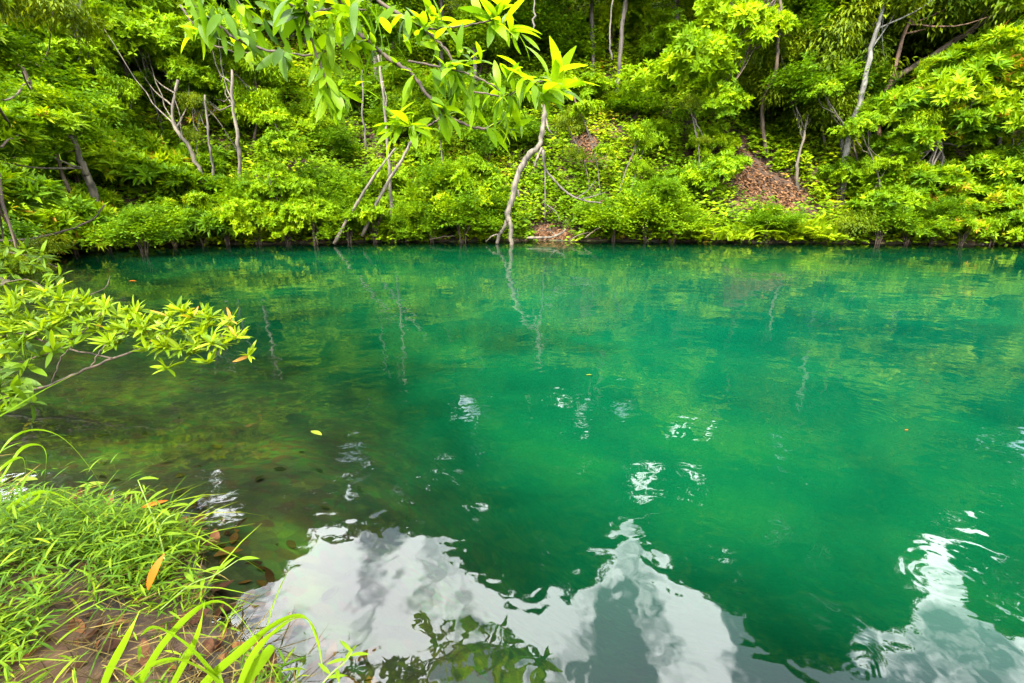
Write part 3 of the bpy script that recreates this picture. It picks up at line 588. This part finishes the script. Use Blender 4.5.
wood('fallen_branch', 'grey dead branch slanting down the slope behind the pale curved tree', [
    ('trunk', [(543, 150, 16.9), (545, 168, 16.8), (556, 182, 16.7), (570, 195, 16.6), (586, 201, 16.5), (602, 203, 16.5)], .045, .025),
    ('branch', [(578, 197, 16.5), (588, 190, 16.5), (596, 180, 16.5)], .02, .01), ('branch', [(582, 199, 16.5), (594, 196, 16.4), (606, 192, 16.4)], .02, .01), ('branch', [(545, 165, 16.8), (545, 185, 16.5), (545, 220, 16.4)], .025, .02), ('branch', [(547, 205, 16.5), (556, 212, 16.4), (560, 222, 16.4)], .018, .01)], 'bark_grey', 'branch')
wood('driftwood', 'pale driftwood stick lying on the far waterline beside the pale curved tree', [
    ('trunk', [(527, 238, 15.9), (540, 237.5, 15.9), (552, 237, 15.9), (562, 233, 15.9), (566, 229, 15.9)], .045, .03), ('branch', [(556, 236, 15.9), (551, 231, 15.9), (550, 228, 15.9)], .025, .015)], 'bark_pale', 'driftwood')
wood('leaning_pole', 'long pale bare pole leaning from the waterline towards the overhanging leaves', [('trunk', [(334, 244, 15.2), (346, 222, 15.25), (362, 195, 15.3), (380, 168, 15.4), (396, 148, 15.5)], .055, .03), ('branch', [(352, 213, 15.25), (343, 216, 15.2)], .025, .015)], 'bark_pale')
wood('leaning_pole', 'shorter pale bare pole leaning beside the very thin upright tree', [('trunk', [(362, 236, 15.7), (376, 205, 15.7), (388, 182, 15.8), (400, 163, 15.9), (413, 138, 16)], .06, .04)], 'bark_pale')
for i, (a, lab) in enumerate([([(366, 150, 17.5), (363, 110, 17.6), (362, 70, 17.8)], 'thin grey hanging vine above the long pale leaning pole'), ([(586, 130, 18.6), (580, 112, 18.8), (574, 95, 19)], 'reddish dangling root below the bare soil patch'), ([(612, 60, 20), (610, 30, 20.2), (613, 0, 20.5)], 'pale hanging vine on the upper slope near the top edge'), ([(533, 30, 19), (534, 10, 19.2), (533, -10, 19.4)], 'short grey stem above the tip of the overhanging branch')]):
    base = at(*a[0]); o = tube('hanging_vine', [at(*q) - base for q in a], .035, .025, M['bark_red' if i == 1 else 'bark_grey'], None, n=12, sides=6, wobble=.02, seed=i); o.location = base; tag(o, lab, 'vine')
# sticks tangled at the waterline
rg = np.random.default_rng(31)
for i, (a, b, lab) in enumerate([((585, 238), (603, 226), 'thin brown stick poking up at the far end of the driftwood'), ((570, 240), (590, 232), 'thin brown stick lying low behind the driftwood'), ((252, 243), (288, 239), 'dark root lying along the waterline under the cone-shaped bush'), ((300, 242), (330, 240), 'long dark stick floating by the waterline near the cone-shaped bush'), ((430, 240), (455, 236), 'short stick at the waterline between the leaning pole and the curved tree')]):
    A = at(a[0], a[1], 15.8); B = at(b[0], b[1], 15.9); o = tube('stick', [np.zeros(3), (B - A) * .5 + np.array([0, 0, .04]), B - A], .025, .012, M['bark_brown'], None, n=8, sides=6, wobble=.01, seed=i); o.location = A; tag(o, lab, 'stick')

# ------------------------------------------------------------------ overhanging branches with large leaves, close to the camera
rgL = np.random.default_rng(77)
def big_leaves(name, c, n, axis, parent, L=.25, spread=(.35, 1.3), tone=.6, bend=(.1, .6), wr=.27, mat='leaf_big', jitter=.03, grav=.25):
    C = np.repeat(c[None], n, 0) + rgL.normal(0, jitter, (n, 3)); axis = unit(axis); ref = np.array([1., 0, 0]) if abs(axis[2]) > .8 else np.array([0, 0, 1.])
    A = unit(np.cross(axis, ref)); B = np.cross(axis, A); ph = np.arange(n) * 2.4 + rgL.random() * 6.28 + rgL.normal(0, .3, n); th = rgL.uniform(*spread, n)
    D = (np.cos(ph)[:, None] * A + np.sin(ph)[:, None] * B) * np.sin(th)[:, None] + axis * np.cos(th)[:, None] + np.array([0, 0, -grav])
    N = unit(np.cross(np.cross(D, np.array([0, 0, 1.]) + rgL.normal(0, .45, (n, 3))), D)); Ls = L * rgL.uniform(.6, 1.12, n)
    V, F, k = leaf_fine(C, D, N, Ls, Ls * wr * rgL.uniform(.8, 1.15, n), rgL.uniform(*bend, n), 7)
    return leaf_obj(name, [(V, F, k, np.clip(tone + rgL.normal(0, .14, n), 0, 1))], M[mat], parent, smooth=True)
def overhang(label, stems, clusters, Lf=1.0):
    base = at(*stems[0][0][0]); t = empty('overhanging_branch', base, 0, label, 'branch')
    for i, (pts, r0, r1) in enumerate(stems):
        tube('branch' if i == 0 else 'twig', [at(*q) - base for q in pts], r0, r1, M['twig_dark'], t, n=6 * len(pts), sides=7, wobble=.003, seed=i)
    for pts, r0, r1 in stems:                # loose leaves along each twig
        C = smooth_path([at(*q) for q in pts], 40); 
        for q in C[rgL.permutation(40)[:max(3, len(pts))]]:
            if q[2] > CAMH + .12: big_leaves('leaf_cluster', q - base, 4, np.array([rgL.normal(.2, .5), -.3, rgL.normal(-.1, .5)]), t, .175, tone=rgL.uniform(.35, .8), wr=.28, jitter=.006)
    for (px, py, Y, n, ax, tone, L) in clusters:
        big_leaves('leaf_cluster', at(px, py, Y) - base, int(n * 1.25), np.array(ax, float), t, L * Lf * .67, tone=tone, wr=.26, jitter=.035)
    return t
overhang('brown overhanging branch tipped with large bright leaves, over the pond', [
    ([(326, -30, 3.0), (345, 8, 3.0), (365, 40, 3.0), (395, 63, 3.0), (412, 74, 3.0), (425, 92, 3.0), (442, 110, 3.0), (464, 124, 3.0), (486, 128, 3.0), (506, 118, 3.0)], .016, .006),
    ([(408, 61, 3.0), (440, 67, 3.0), (474, 76, 2.95), (500, 90, 2.9), (512, 96, 2.9)], .006, .003), ([(442, 110, 3.0), (437, 121, 3.0), (420, 128, 3.0), (400, 127, 3.0)], .006, .003),
    ([(360, -20, 3.2), (385, 6, 3.2), (410, 20, 3.2), (428, 32, 3.15), (446, 50, 3.1), (460, 70, 3.1), (480, 80, 3.05)], .011, .005), ([(426, 30, 3.15), (455, 27, 3.15), (484, 22, 3.1), (497, 18, 3.1)], .006, .003),
    ([(474, 92, 2.95), (505, 95, 2.9), (530, 85, 2.85), (545, 80, 2.8)], .005, .003)], [
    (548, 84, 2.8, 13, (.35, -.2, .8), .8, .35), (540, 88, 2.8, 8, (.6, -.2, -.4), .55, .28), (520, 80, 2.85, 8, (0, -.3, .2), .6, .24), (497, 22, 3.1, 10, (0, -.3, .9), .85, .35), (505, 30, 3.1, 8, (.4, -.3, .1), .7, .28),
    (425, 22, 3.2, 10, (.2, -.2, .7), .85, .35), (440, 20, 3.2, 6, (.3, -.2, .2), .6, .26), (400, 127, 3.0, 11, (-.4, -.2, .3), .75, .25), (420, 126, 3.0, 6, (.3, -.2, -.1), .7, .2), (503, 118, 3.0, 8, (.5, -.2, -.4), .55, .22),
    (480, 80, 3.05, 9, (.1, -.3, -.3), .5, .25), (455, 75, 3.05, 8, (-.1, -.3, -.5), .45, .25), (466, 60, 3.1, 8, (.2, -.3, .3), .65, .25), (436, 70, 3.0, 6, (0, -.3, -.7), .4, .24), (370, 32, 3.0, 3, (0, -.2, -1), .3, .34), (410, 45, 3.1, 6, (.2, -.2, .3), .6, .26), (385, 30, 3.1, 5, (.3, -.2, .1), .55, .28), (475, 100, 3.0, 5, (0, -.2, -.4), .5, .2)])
overhang('dark overhanging branch hung with drooping leaves, beside the bright leaf tips', [
    ([(175, -25, 2.9), (192, 5, 2.9), (212, 21, 2.9), (236, 39, 2.9), (262, 49, 2.9), (290, 54, 2.9), (314, 55, 2.9), (336, 47, 2.9), (352, 40, 2.9)], .009, .004),
    ([(303, -30, 2.8), (305, 0, 2.8), (308, 26, 2.8), (315, 50, 2.8), (325, 78, 2.8), (331, 106, 2.8)], .009, .004), ([(228, -12, 3.1), (245, 10, 3.1), (264, 27, 3.1)], .006, .004),
    ([(308, 14, 2.8), (330, 9, 2.85), (366, 10, 2.9)], .006, .004), ([(180, 5, 3.3), (205, 38, 3.3), (235, 52, 3.3), (262, 50, 3.3)], .006, .003), ([(270, -15, 3.2), (290, 4, 3.2), (310, 5, 3.2)], .006, .004)], [
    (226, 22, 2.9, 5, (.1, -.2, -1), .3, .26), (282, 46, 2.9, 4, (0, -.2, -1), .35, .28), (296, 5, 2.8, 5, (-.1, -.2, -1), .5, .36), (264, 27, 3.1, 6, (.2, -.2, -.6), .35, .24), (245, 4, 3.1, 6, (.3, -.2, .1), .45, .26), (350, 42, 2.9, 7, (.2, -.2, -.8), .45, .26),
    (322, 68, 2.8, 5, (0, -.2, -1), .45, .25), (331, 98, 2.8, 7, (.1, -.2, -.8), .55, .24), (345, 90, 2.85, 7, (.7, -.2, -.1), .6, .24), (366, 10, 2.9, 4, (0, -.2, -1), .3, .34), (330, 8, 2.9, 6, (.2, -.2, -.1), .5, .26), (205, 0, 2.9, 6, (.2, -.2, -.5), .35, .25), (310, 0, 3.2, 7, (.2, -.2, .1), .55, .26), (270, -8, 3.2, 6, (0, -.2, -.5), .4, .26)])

# low branch over the shallows, tipped with star rosettes
def low_branch(label, stems, stars, L=.135):
    base = at(*stems[0][0][0]); t = empty('low_branch', base, 0, label, 'branch')
    for i, (pts, r0, r1) in enumerate(stems): tube('branch' if i == 0 else 'twig', [at(*q) - base for q in pts], r0, r1, M['bark_brown'], t, n=5 * len(pts), sides=6, wobble=.004, seed=i + 9)
    for (px, py, Y, n, ax, tone) in stars: big_leaves('leaf_rosette', at(px, py, Y) - base, n, np.array(ax, float), t, L, spread=(.45, 1.5), tone=tone - .04, wr=.21, mat='leaf_low', jitter=.006, bend=(.05, .4), grav=0)
    return t
ST = []
for px, py, Y, tn in [(232, 328, 3.7, .75), (222, 345, 3.65, .7), (205, 330, 3.7, .7), (186, 322, 3.75, .8), (168, 330, 3.7, .75), (160, 348, 3.65, .7), (180, 350, 3.6, .72), (196, 345, 3.65, .65), (170, 318, 3.8, .65), (140, 325, 3.7, .7), (125, 330, 3.7, .68), (118, 318, 3.8, .65), (104, 306, 3.9, .7), (92, 322, 3.8, .6), (72, 308, 3.9, .65), (50, 310, 3.9, .6), (30, 322, 3.8, .6), (12, 315, 3.8, .55), (10, 330, 3.7, .68), (40, 298, 4.0, .6), (55, 330, 3.7, .55), (76, 338, 3.6, .55), (150, 338, 3.7, .6), (210, 318, 3.75, .7), (240, 338, 3.7, .7), (20, 345, 3.6, .5), (60, 318, 3.8, .65), (85, 300, 4.0, .6), (15, 300, 4.0, .6), (35, 335, 3.7, .55), (112, 340, 3.6, .6), (135, 315, 3.8, .7)]:
    ST.append((px, py, Y, 18, (rgL.normal(0, .25), -.35, 1), tn))
for px, py, Y, n_, ax_, tn in list(ST):
    for r_ in range(2): ST.append((px + rgL.normal(0, 9), py + rgL.normal(2, 8), Y + rgL.normal(0, .1), 14, (rgL.normal(0, .3), -.3, 1), tn))
low_branch('low leafy branch reaching over the shallow water, tipped with bright star rosettes', [
    ([(-60, 425, 3.2), (0, 400, 3.3), (52, 384, 3.4), (90, 368, 3.5), (130, 352, 3.6), (160, 346, 3.65), (190, 345, 3.7), (225, 336, 3.7)], .014, .006),
    ([(-40, 335, 3.6), (0, 336, 3.65), (22, 334, 3.7), (55, 345, 3.7), (85, 352, 3.6), (112, 358, 3.55)], .011, .006), ([(60, 346, 3.7), (85, 330, 3.75), (105, 308, 3.85)], .006, .003), ([(90, 368, 3.5), (105, 345, 3.6), (125, 332, 3.7)], .006, .003), ([(150, 347, 3.65), (160, 335, 3.7), (186, 323, 3.75)], .005, .003), ([(22, 334, 3.7), (45, 315, 3.85), (72, 309, 3.9)], .005, .003), ([(52, 384, 3.4), (60, 360, 3.5), (76, 340, 3.6)], .006, .003)], ST)
low_branch('shaded leafy branch of large dull leaves beside the grass bank, under the bright rosettes', [
    ([(-50, 440, 2.9), (-5, 405, 3.0), (20, 390, 3.1), (33, 405, 3.0)], .009, .004), ([(-40, 385, 3.2), (10, 366, 3.25), (40, 356, 3.3), (55, 350, 3.3)], .007, .004)],
    [(30, 402, 3.0, 9, (.2, -.6, .6), .45), (8, 362, 3.2, 9, (0, -.4, .9), .3), (40, 358, 3.3, 9, (.2, -.4, .8), .3), (5, 410, 2.9, 8, (0, -.4, .8), .3), (55, 350, 3.3, 8, (.3, -.4, .6), .35), (-10, 385, 3, 8, (0, -.3, 1), .25), (18, 378, 3.15, 9, (.2, -.4, .8), .35), (0, 392, 3.0, 9, (0, -.4, .8), .3), (12, 396, 3.0, 8, (.2, -.4, .6), .4), (28, 366, 3.2, 9, (.1, -.4, .8), .35), (-6, 348, 3.3, 9, (.1, -.4, .8), .3), (16, 350, 3.3, 8, (.1, -.4, .8), .3)], L=.19)
low_branch('drooping olive branch at the side above the bright star rosettes', [
    ([(-60, 262, 4.6), (-10, 252, 4.7), (30, 256, 4.8), (60, 268, 4.8)], .008, .003), ([(-50, 300, 4.4), (0, 284, 4.5), (28, 280, 4.6), (48, 290, 4.6)], .006, .003)],
    [(px_, py_, 4.7, 12, (rgL.normal(.2, .3), -.4, -.1), tn_) for px_, py_, tn_ in [(5, 258, .3), (20, 262, .35), (36, 264, .4), (52, 272, .4), (60, 276, .4), (12, 274, .3), (28, 282, .35), (44, 292, .4), (0, 290, .3), (16, 292, .3), (-8, 270, .3), (42, 256, .35), (26, 250, .35), (8, 246, .3)]], L=.15)
# thin bare twigs
base = at(60, 302, 5); o = tube('bare_twig', [np.zeros(3), at(85, 296, 5.1) - base, at(105, 288, 5.2) - base, at(110, 276, 5.3) - base], .006, .003, M['twig_dark'], None, n=10, sides=5); o.location = base; tag(o, 'thin dark bare twig sticking up behind the bright star rosettes', 'twig')
base = at(-30, 240, 6.5); o = tube('bare_branch', [np.zeros(3), at(20, 240, 6.6) - base, at(60, 232, 6.8) - base, at(92, 220, 7) - base, at(105, 205, 7.1) - base], .018, .008, M['twig_dark'], None, n=16, sides=6, wobble=.01); o.location = base; tag(o, 'dark bare branch stretching over the water at the bend of the pond', 'branch')
# bank tree over the shallows: trunk outside the frame, its limbs and leaves hang in at the side
def bank_tree():
    b0 = np.array([-6.8, 4.0, tz(-6.8, 4.0)])
    tree('bank_tree', 'near bank tree hanging dull olive leaves in over the low branch', [b0, b0 + (.3, .4, 1.2), at(-60, 120, 5.8), at(-90, -80, 5.8)], .12, .05, M['bark_brown'],
         [('olive', at(-5, 268, 5.6), .33, .55), ('olive', at(30, 252, 6.4), .28, .5), ('rosette', at(-10, 200, 6), .42, .9), ('small', at(-75, 90, 6), .5, .9), ('bright', at(-70, 15, 6), .5, .9), ('rosette', at(5, 150, 7.0), .4, .8), ('rosette', at(38, 135, 7.6), .36, .8), ('bright', at(-190, -90, 5), .6, .9)], None, 3, 2)
bank_tree()

# ------------------------------------------------------------------ near bank: creeping grass, tufts, litter
def near_grass(n, seed):
    rg = np.random.default_rng(seed); x = rg.uniform(-3.6, -.15, n); y = rg.uniform(.75, 2.9, n); s = sdist(x, y)
    dens = np.clip(.9 - .9 * sstep(.0, .5, 1.35 - y) * sstep(-1.5, -.9, x), .10, 1)
    bald = sstep(.45, .12, np.hypot(x + 1.30, y - 1.12)) + sstep(.3, .1, np.hypot(x + 1.05, y - 1.22)) + sstep(.25, .1, np.hypot(x + 1.75, y - 1.36))
    ok = (s > .0) & (s < 2.2) & (rg.random(n) < dens * (1 - .85 * np.clip(bald, 0, 1)) * np.clip(.85 + .6 * wob(x, y, 35, 6), .15, 1) * (1 - .66 * sstep(-1.75, -1.35, x + .3 * wob(x, y, 36, 4))))
    x, y, s = x[ok], y[ok], s[ok]; m_ = len(x); k = 7; z = np.maximum(terrain(x, y), .0)
    lean = np.stack([rg.normal(.18, .35, m_), rg.normal(.1, .35, m_), np.ones(m_)], 1); ln = rg.uniform(.05, .25, m_) * (.45 + .55 * sstep(.0, .35, s)) * (1 + .25 * wob(x, y, 33, 3))
    ln = ln * np.where(rg.random(m_) < .10, 1.7, 1) * (1 + .35 * sstep(-1.6, -2.6, x))
    t = np.linspace(.15, 1, k)[None, :, None] + rg.normal(0, .04, (m_, k, 1))
    C = np.stack([x, y, z], 1)[:, None] + unit(lean)[:, None] * ln[:, None, None] * t
    az = rg.random((m_, 1)) * 6.28 + np.arange(k)[None] * 2.6 + rg.normal(0, .4, (m_, k))
    D = np.stack([np.cos(az), np.sin(az), rg.uniform(.1, .9, (m_, k))], -1) + lean[:, None] * .2; N = np.stack([-np.cos(az) * .5, -np.sin(az) * .5, np.ones((m_, k))], -1) + rg.normal(0, .25, (m_, k, 3))
    L = rg.uniform(.03, .08, (m_, k)); tone = np.clip(.52 + .2 * wob(x, y, 34, 2.5)[:, None] + rg.normal(0, .15, (m_, k)), 0, 1)
    f = lambda a: a.reshape(-1, *a.shape[2:])
    V, F, kk = leaf_fine(f(C), f(D), f(N), f(L), f(L) * .10 + .001, rg.uniform(.1, .9, m_ * k), 4, wpow=.7)
    n2 = 700; i2 = rg.integers(0, m_, n2); az2 = rg.normal(.2, 1.3, n2); D2 = np.stack([np.cos(az2) * .7, np.sin(az2) * .7, rg.uniform(.5, 1.3, n2)], 1)
    V2, F2, k2 = leaf_fine(np.stack([x[i2], y[i2], z[i2]], 1), D2, np.stack([-np.cos(az2), -np.sin(az2), .6 + 0 * az2], 1), rg.uniform(.15, .42, n2), rg.uniform(.004, .008, n2), rg.uniform(.5, 1.6, n2), 4, wpow=.6)
    return [(V, F, kk, f(tone)), (V2, F2, k2, np.clip(rg.normal(.55, .2, n2), 0, 1))]
g_ = leaf_obj('grass', near_grass(20000, 41), M['grass']); tag(g_, 'bright green creeping grass on the near bank', 'grass', kind='stuff')
rg = np.random.default_rng(57); n = 8000; x = rg.uniform(-3.4, -.25, n); y = rg.uniform(.8, 2.5, n); s = sdist(x, y); ok = (s > -.03) & (s < 1.8); x, y = x[ok], y[ok]; n = len(x)
az = rg.random(n) * 6.28; V, F, k = leaf_fine(np.stack([x, y, terrain(x, y) + rg.uniform(.005, .05, n)], 1), np.stack([np.cos(az), np.sin(az), rg.normal(.05, .2, n)], 1), np.stack([rg.normal(0, .3, n), rg.normal(0, .3, n), np.ones(n)], 1), rg.uniform(.06, .22, n), np.full(n, .0035), rg.uniform(-.2, .6, n), 4)
tag(leaf_obj('dead_grass', [(V, F, k, rg.random(n))], M['straw']), 'matted brown dead grass lying under the creeping grass', 'dead grass', kind='stuff')
rg = np.random.default_rng(55); n = 1100; x = rg.uniform(-3.4, -.3, n); y = rg.uniform(.8, 2.7, n); s = sdist(x, y); ok = (s > -.25) & (s < 1.6); x, y = x[ok], y[ok]; n = len(x)
N = np.stack([rg.normal(0, .3, n), rg.normal(0, .3, n), np.ones(n)], 1); Lf = rg.uniform(.05, .12, n)
V, F, k = leaf_fine(np.stack([x, y, terrain(x, y) + .012], 1), np.cross(N, rand_dir(rg, n)), N, Lf, Lf * .42, rg.uniform(-.4, .6, n), 4)
tag(leaf_obj('leaf_litter', [(V, F, k, rg.random(n) ** 1.3)], M['litter']), 'brown fallen leaves among the creeping grass of the near bank', 'leaf litter', kind='stuff')
# sunken leaves and pebbles in the shallows
rg = np.random.default_rng(56); n = 130; x = rg.uniform(-5, -.5, n); y = rg.uniform(1.0, 5.0, n); s = sdist(x, y); ok = (s < -.22) & (s > -1.6); x, y = x[ok], y[ok]; n = len(x)
N = np.stack([rg.normal(0, .25, n), rg.normal(0, .25, n), np.ones(n)], 1); Lf = rg.uniform(.04, .11, n)
V, F, k = leaf_fine(np.stack([x, y, terrain(x, y) + .012], 1), np.cross(N, rand_dir(rg, n)), N, Lf, Lf * .45, rg.uniform(-.2, .4, n), 4)
tag(leaf_obj('sunken_leaves', [(V, F, k, rg.random(n) ** 2.2)], M['sunk']), 'dark drowned leaves covering the bed of the shallows', 'sunken leaves', kind='stuff')

def arching_tuft(label, blades, foot_w, wid=.012, tone=.6, near=.2, group=None):
    """blades: lists of (px,py,Y) from root to tip"""
    t = empty('grass_tuft', foot_w, 0, label, 'grass tuft', group); base = np.array(foot_w, float)
    for i, bl in enumerate(blades):
        w0 = wid
        if isinstance(bl, tuple): bl, w0 = bl
        C = smooth_path([at(a, b, c * (1 - near * float(sstep(735, 640, b)))) - base for a, b, c in bl], 22); Tg = unit(np.gradient(C, axis=0)); S = unit(np.cross(Tg, np.array([.25, .9, .3]))); Nn = np.cross(S, Tg); tt = np.linspace(0, 1, 22)
        w = w0 * (np.minimum(1, tt * 6 + .35)) * np.clip((1 - tt) * 2.2, 0.02, 1) ** .8
        V = np.stack([C + (S + Nn * .25) * w[:, None], C, C - (S - Nn * .25) * w[:, None]], 1).reshape(-1, 3); F = []
        for k in range(21): F += [(3 * k, 3 * k + 1, 3 * k + 4, 3 * k + 3), (3 * k + 1, 3 * k + 2, 3 * k + 5, 3 * k + 4)]
        mesh_obj('blade', V, np.array(F), M['blade'], t, attrs={'tone': np.full(len(V), np.clip(tone + rgL.normal(0, .2), 0, 1))}, smooth=True)
    return t
fw = np.array([-.85, 1.12, tz(-.85, 1.12)])
arching_tuft('tuft of long arching bright blades at the bottom edge of the near bank', [
    [(228, 720, 1.05), (250, 660, 1.12), (280, 628, 1.2), (302, 618, 1.24), (315, 632, 1.22), (324, 676, 1.12)], ([(180, 740, 1.05), (200, 690, 1.08), (240, 652, 1.15), (275, 625, 1.22), (300, 616, 1.25), (312, 628, 1.22), (322, 660, 1.15)], .012),
    [(120, 720, 1.05), (155, 655, 1.15), (190, 615, 1.22), (215, 602, 1.26), (235, 612, 1.24), (262, 650, 1.15), (290, 700, 1.1)], ([(240, 730, 1.0), (215, 680, 1.08), (185, 645, 1.13), (155, 628, 1.18), (140, 636, 1.16)], .014),
    ([(250, 735, 1.0), (225, 690, 1.05), (190, 664, 1.1), (160, 662, 1.1), (130, 680, 1.05)], .013), ([(90, 730, 1.05), (105, 680, 1.1), (125, 640, 1.17), (140, 610, 1.22)], .010), ([(215, 735, 1.02), (240, 690, 1.08), (268, 652, 1.14), (273, 645, 1.15)], .016),
    [(150, 735, 1.02), (170, 690, 1.1), (195, 640, 1.16), (205, 600, 1.22)], [(160, 735, 1.02), (150, 700, 1.06), (120, 670, 1.1), (100, 668, 1.1)]], fw, .0085)
fw = np.array([-2.6, 1.75, tz(-2.6, 1.75)])
arching_tuft('tuft of thin arching blades beside the shallows, above the creeping grass', [
    ([(-30, 520, 1.9), (-5, 460, 2.1), (15, 436, 2.2), (40, 430, 2.25), (65, 440, 2.2), (90, 468, 2.1), (105, 492, 2.0)], .006), ([(-30, 530, 1.85), (0, 480, 2.0), (20, 450, 2.1), (38, 445, 2.1), (46, 455, 2.1), (44, 485, 2.0)], .007), ([(-20, 490, 1.95), (5, 465, 2.05), (22, 458, 2.05), (26, 475, 2.0)], .006),
    ([(-20, 425, 2.3), (0, 416, 2.35), (40, 392, 2.5), (80, 372, 2.6)], .003), ([(-30, 580, 1.7), (0, 520, 1.85), (20, 500, 1.9), (45, 492, 1.92), (70, 502, 1.9), (100, 530, 1.8), (130, 575, 1.65)], .010), ([(-20, 545, 1.75), (5, 520, 1.85), (35, 500, 1.9), (40, 492, 1.9)], .009)], fw, .007, .5, .1)
fw = np.array([-1.3, 1.62, tz(-1.3, 1.62)])
def leafy_stem(label, pts, r, nl, L):
    pts = [(a, b, c * .92) for a, b, c in pts]; base = at(*pts[0]); t = empty('weed_stem', base, 0, label, 'weed'); C = smooth_path([at(*q) - base for q in pts], 24)
    tube('stem', [at(*q) - base for q in pts], r, r * .6, M['blade_stem'], t, n=14, sides=5)
    idx = np.linspace(6, 23, nl).astype(int); P = C[idx]; az = np.arange(nl) * 2.5; D = np.stack([np.cos(az), np.sin(az) * .6, .5 + 0 * az], 1); N = np.stack([-np.cos(az) * .5, -np.sin(az) * .5 - .3, np.ones(nl)], 1)
    V, F, k = leaf_fine(P, D, N, np.full(nl, L), np.full(nl, L * .2), np.full(nl, .5), 5); leaf_obj('leaves', [(V, F, k, np.full(nl, .6))], M['grass'], t, True)
m_, nt_, nd_, lk_ = mat_new('green_stem'); o_ = nd_.new('ShaderNodeOutputMaterial'); p_ = nd_.new('ShaderNodeBsdfPrincipled'); p_.inputs['Base Color'].default_value = (.10, .16, .01, 1); p_.inputs['Roughness'].default_value = .5; lk_.new(p_.outputs[0], o_.inputs[0]); M['blade_stem'] = m_
leafy_stem('leafy weed stem sticking out over the water beside the orange dead leaf', [(165, 560, 1.7), (158, 530, 1.85), (148, 505, 1.95), (138, 480, 2.05)], .004, 6, .09)
leafy_stem('thin leafy weed leaning over the shallows above the orange dead leaf', [(150, 545, 1.8), (165, 520, 1.9), (182, 512, 1.95), (190, 505, 1.95)], .003, 5, .08)
leafy_stem('low leafy weed at the water edge below the orange dead leaf', [(160, 610, 1.45), (190, 585, 1.55), (215, 575, 1.6), (238, 560, 1.65)], .003, 6, .08)
leafy_stem('small pale weed growing at the bottom edge by the arching blades', [(318, 690, 1.15), (330, 675, 1.18), (345, 662, 1.2), (352, 652, 1.22)], .003, 7, .06)
def single_leaf(name, label, c, d, nrm, L, wr, mat, bend=.3, tone=.5):
    V, F, k = leaf_fine(np.zeros((1, 3)), np.array([d], float), np.array([nrm], float), np.array([L]), np.array([L * wr]), bend, 8, fold=.25)
    o = leaf_obj(name, [(V, F, k, np.array([tone]))], M[mat], None, True); o.location = c; tag(o, label, 'leaf')
single_leaf('dead_leaf', 'bright orange dead leaf caught upright in the creeping grass', at(148, 590, 1.36), (.25, .2, .9), (-.2, -.9, .3), .13, .26, 'leaf_dry')
single_leaf('dead_leaf', 'small orange dead leaf hung on a weed at the edge of the grass', at(140, 508, 1.9), (.9, .1, .35), (0, -.6, .7), .12, .18, 'leaf_dry')
for (px, py, L, a, lab, mt) in [(311, 431, .11, -.5, 'yellow-green leaf floating between the two pale trunk reflections', 'leaf_float'), (78, 487, .12, .4, 'pale leaf floating at the edge of the creeping grass', 'leaf_float'), (15, 480, .12, .1, 'yellow leaf floating under the thin arching blades', 'leaf_float'), (128, 281, .14, .2, 'tiny orange leaf floating behind the low leafy branch', 'leaf_dry'), (905, 430, .03, .2, 'tiny orange leaf floating near the ripple rings', 'leaf_dry'), (586, 375, .06, .2, 'tiny yellow leaf floating in mid pond', 'leaf_float')]:
    c = gp(px, py, .006); single_leaf('floating_leaf', lab, c, (math.cos(a), math.sin(a), .01), (0, 0, 1), L, .38, mt, .05)

# ------------------------------------------------------------------ tall trees above the frame, seen mirrored in the pond
SKYLINE = [(190, 650), (262, 600), (300, 548), (345, 540), (400, 530), (440, 545), (480, 566), (545, 618), (585, 558), (610, 540), (640, 534), (670, 578), (700, 590), (760, 650), (830, 678), (872, 612), (895, 530), (930, 470), (960, 530), (985, 620), (1040, 655)]
for i, px in enumerate(range(200, 1045, 33)):
    py = float(np.interp(px, [a for a, b in SKYLINE], [b for a, b in SKYLINE])); k = i + 1
    mirror_tree('tall dark tree above the far slope, mirrored in the pond, ' + ORD[i] + ' counting from the shallows', px, py - (0, 14, 6)[i % 3], (21.5, 24.5, 23)[i % 3] - (1.5 if px > 700 else 0), (1.9, 2.2, 1.75)[i % 3], 100 + i)
for px, py, Y, rad, lab in [(540, 455, 27, 1.9, 'at mid pond above the green point'), (508, 470, 26, 1.7, 'at mid pond beside the curved trunk'), (725, 545, 26, 1.9, 'behind the broad dark crowns'), (425, 505, 27, 1.8, 'over the narrow sky gap'), (640, 470, 27, 1.8, 'over the blue sky streak')]:  # filler trees, added to block stray sky glints in the pond's mirror
    mirror_tree('tall filler tree high on the far slope, mirrored ' + lab, px, py, Y, rad, int(px))
